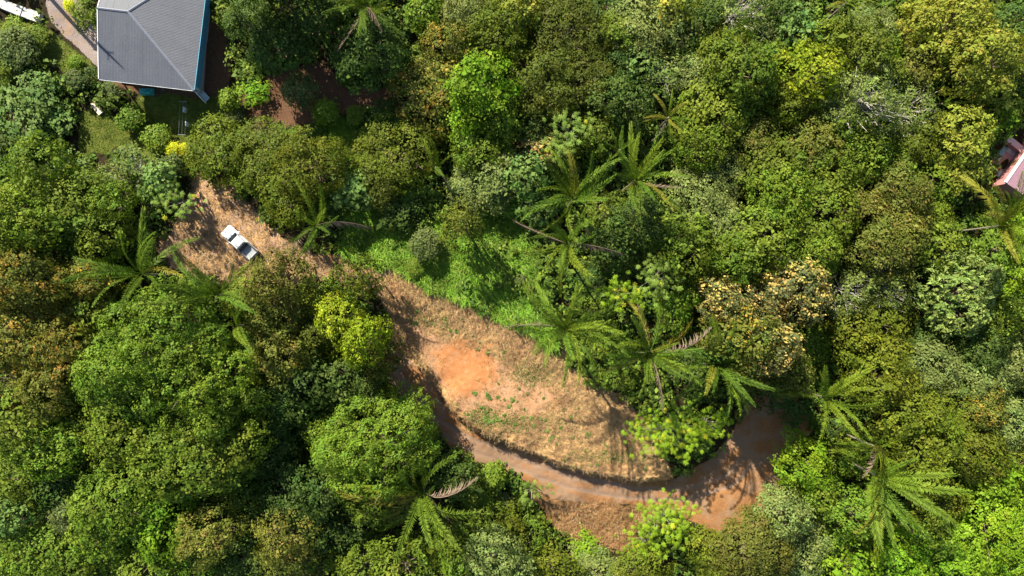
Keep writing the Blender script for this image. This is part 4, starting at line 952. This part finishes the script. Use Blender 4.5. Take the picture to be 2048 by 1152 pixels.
# ------------------------------------------------------------------ white pickup
def pickup():
    p = W(484, 486, zg1(484, 486)); zz = ground_under(p.x, p.y)
    e = empty('pickup_truck', (p.x, p.y, zz + .06), math.atan2(.68, -.73)); tag(e, 'white double-cab pickup truck parked in the tan clearing', 'pickup')
    m, nt, b = mat('white_car_paint'); b.inputs['Base Color'].default_value = (.80, .81, .82, 1); b.inputs['Roughness'].default_value = .25; b.inputs['Coat Weight'].default_value = .5
    n = noise(nt, 5, 4, N(nt, 'ShaderNodeTexCoord').outputs['Object']); nt.links.new(ramp(nt, n, [(.3, (.56, .56, .57)), (.6, (.66, .66, .67))]), b.inputs['Base Color'])
    gl = plain('car_glass', (.015, .02, .025), .06, .1); blk = plain('black_trim', (.025, .025, .027), .55); rub = plain('tyre_rubber', (.03, .03, .03), .9); alloy = plain('alloy', (.45, .46, .47), .35, .1, 3, .7); liner = plain('bed_liner', (.22, .235, .25), .7, .15, 5)
    L, hw = 2.66, .90
    def ring(x, w, z0, z1, r=.14):
        return [(x, -w, z0), (x, w, z0), (x, w + .02, (z0 + z1) / 2), (x, w - .02, z1 - r), (x, w - .02 - r * .7, z1), (x, -(w - .02 - r * .7), z1), (x, -(w - .02), z1 - r), (x, -w - .02, (z0 + z1) / 2)]
    MB().loft([ring(L - .02, .66, .52, .80, .1), ring(L - .12, .80, .45, .92), ring(L - .4, .89, .42, 1.02), ring(1.35, .90, .40, 1.08), ring(.95, .90, .40, 1.12), ring(-.85, .90, .40, 1.10)]).build('body', m, e, False, .03)
    # cab
    def cr(z, xf, xb, w): return [(xf, -w, z), (xf, w, z), (xb, w, z), (xb, -w, z)]
    MB().loft([cr(1.05, 1.30, -.86, .85), cr(1.12, 1.26, -.86, .845), cr(1.62, .55, -.70, .70), cr(1.74, .38, -.62, .64), cr(1.77, .22, -.55, .56)]).build('cab', m, e, False, .04)
    def quad(name, a, b_, c, d_, mt, off):
        a, b_, c, d_ = map(Vector, (a, b_, c, d_)); nn = (b_ - a).cross(d_ - a).normalized() * off
        MB().loft([[a, b_, c, d_], [a + nn, b_ + nn, c + nn, d_ + nn]]).build(name, mt, e)
    quad('windshield', (1.25, -.76, 1.14), (1.25, .76, 1.14), (.59, .64, 1.615), (.59, -.64, 1.615), gl, .02)
    quad('rear_window', (-.855, .68, 1.16), (-.855, -.68, 1.16), (-.715, -.6, 1.58), (-.715, .6, 1.58), gl, .02)
    for s in (-1, 1):
        f = lambda x0, x1, x2, x3: ([(x0, s * .835, 1.15), (x1, s * .835, 1.15), (x2, s * .712, 1.58), (x3, s * .712, 1.58)])
        for q in (f(1.06, .22, .22, .50), f(.12, -.72, -.62, .12)):
            quad('side_window', *(q if s < 0 else q[::-1]), gl, .022)
        MB().box(.78, .98, s * .90 - (.0 if s > 0 else .24), s * .90 + (.24 if s > 0 else 0), 1.08, 1.24).build('mirror', m, e, bevel=.04)
        for x in (.40, -.50): MB().box(x - .08, x + .08, s * .905 - .015, s * .905 + .03 * s + .015, .93, .97).build('door_handle', blk, e)
        MB().box(L - .22, L - .05, s * .62 - .15, s * .62 + .15, .72, .86).build('headlight', plain('lamp_glass', (.55, .58, .6), .1), e, bevel=.03)
        MB().box(-2.615, -2.56, s * .83 - .06, s * .83 + .06, .70, 1.02).build('taillight', plain('red_lamp', (.45, .02, .015), .3), e)
    # bed
    bed = link('bed', None, e)
    MB().box(-2.55, -.88, -.72, .72, .62, .66).build('floor', liner, bed)
    for k in range(7): MB().box(-2.52, -.90, -.62 + k * .19, -.56 + k * .19, .662, .68).build('rib', liner, bed)
    for s in (-1, 1):
        MB().box(-2.56, -.87, min(s * .72, s * .90), max(s * .72, s * .90), .42, 1.07).build('side_wall', m, bed, bevel=.03)
        MB().box(-2.54, -.89, min(s * .70, s * .90), max(s * .70, s * .90), 1.075, 1.11).build('rail_cap', blk, bed)
    MB().box(-.94, -.875, -.715, .715, .665, 1.08).build('headboard', blk, bed)
    MB().box(-2.60, -2.565, -.76, .76, .55, 1.08).build('tailgate', m, e, bevel=.015)
    MB().box(-2.74, -2.605, -.85, .85, .42, .58).build('rear_bumper', alloy, e, bevel=.03); MB().box(L - .08, L + .04, -.62, .62, .42, .60).build('front_bumper', blk, e, bevel=.03)
    MB().box(L - .045, L - .002, -.45, .45, .63, .78).build('grille', blk, e)
    for x in (1.62, -1.68):
        for s in (-1, 1):
            V, F = lathe([(.20, -.12), (.34, -.12), (.38, -.08), (.38, .08), (.34, .12), (.20, .12), (.20, -.12)], 20)
            w = MB().add(V, F).build('wheel', rub, e, True); w.location = (x, s * .80, .38); w.rotation_euler = (R(90), 0, 0)
            V, F = lathe([(0, .06), (.06, .07), (.19, .10), (.20, -.1), (0, -.06)], 12); MB().add(V, F).build('rim', alloy, w, True)
    return e
pickup()

# ------------------------------------------------------------------ labels for trees: look, then place beside something one can find
LAND = [('white pickup', 484, 486), ('grey-roofed house', 300, 80), ('bare orange mound', 940, 740), ('big yellow-green tree', 690, 640), ('rosette-leaved tree', 1905, 590), ('brightest tan-blossomed tree', 1590, 585),
        ('dirt road bend', 1480, 930), ('huge domed tree', 340, 700), ('rusty tree at top', 868, 180), ('topmost golden tree', 1890, 50), ('mauve roof', 2045, 335), ('yellowish lone palm', 1336, 236), ('lower left corner', 0, 1152), ('lower right corner', 2048, 1152), ('middle palm pair', 1140, 440), ('lowest leaning palm', 1750, 950), ('lower roadside bank', 1190, 1050)]
DIRS = ['right', 'upper right', 'top', 'upper left', 'left', 'lower left', 'bottom', 'lower right']
DIRT = {'right': 'to the right of', 'left': 'to the left of', 'top': 'straight above', 'bottom': 'straight below', 'upper right': 'to the upper right of', 'upper left': 'to the upper left of', 'lower right': 'to the lower right of', 'lower left': 'to the lower left of'}
ORD = ['', 'second ', 'third ', 'fourth ', 'fifth ', 'sixth ', 'seventh ', 'eighth ']
HAND = {(340, 700): 'huge bright green domed tree filling the lower left', (868, 180): 'rust-brown tinged tree at the top, right of the shaded yard', (690, 640): 'yellow-green tree left of the bare mound', (1905, 590): 'pale rosette-leaved domed tree near the right edge',
        (1590, 585): 'brightest tan-blossomed tree right of the palms', (928, 455): 'lone dark olive round tree on the meadow casting a shadow', (965, 185): 'vivid lime tree at the top beside the rusty one', (1890, 50): 'golden green broad tree at the top right', (760, 885): 'largest round green tree left of the dirt road', (348, 298): 'left of two yellow shrubs below the lawn', (368, 300): 'right of two yellow shrubs below the lawn'}
sect = {}
for k, (e, px, py, look, size, cat) in enumerate(THINGS):
    if (px, py) in HAND: tag(e, HAND[(px, py)], cat, 'forest trees and shrubs'); continue
    l = min(LAND, key=lambda q: math.hypot(px - q[1], py - q[2]) + (1e6 if math.hypot(px - q[1], py - q[2]) < 5 else 0))
    a = math.degrees(math.atan2(-(py - l[2]), px - l[1])) % 360
    sect.setdefault((f'{size} {look}', DIRS[int((a + 22.5) // 45) % 8], l[0]), []).append((math.hypot(px - l[1], py - l[2]), k))
for (lk, dr, ln), rows in sect.items():
    for i, (_, k) in enumerate(sorted(rows)):
        e, px, py, look, size, cat = THINGS[k]
        tag(e, f'{lk}, {"nearest " if i == 0 and len(rows) > 1 else ORD[i]}{DIRT[dr]} the {ln}', cat, 'forest trees and shrubs')
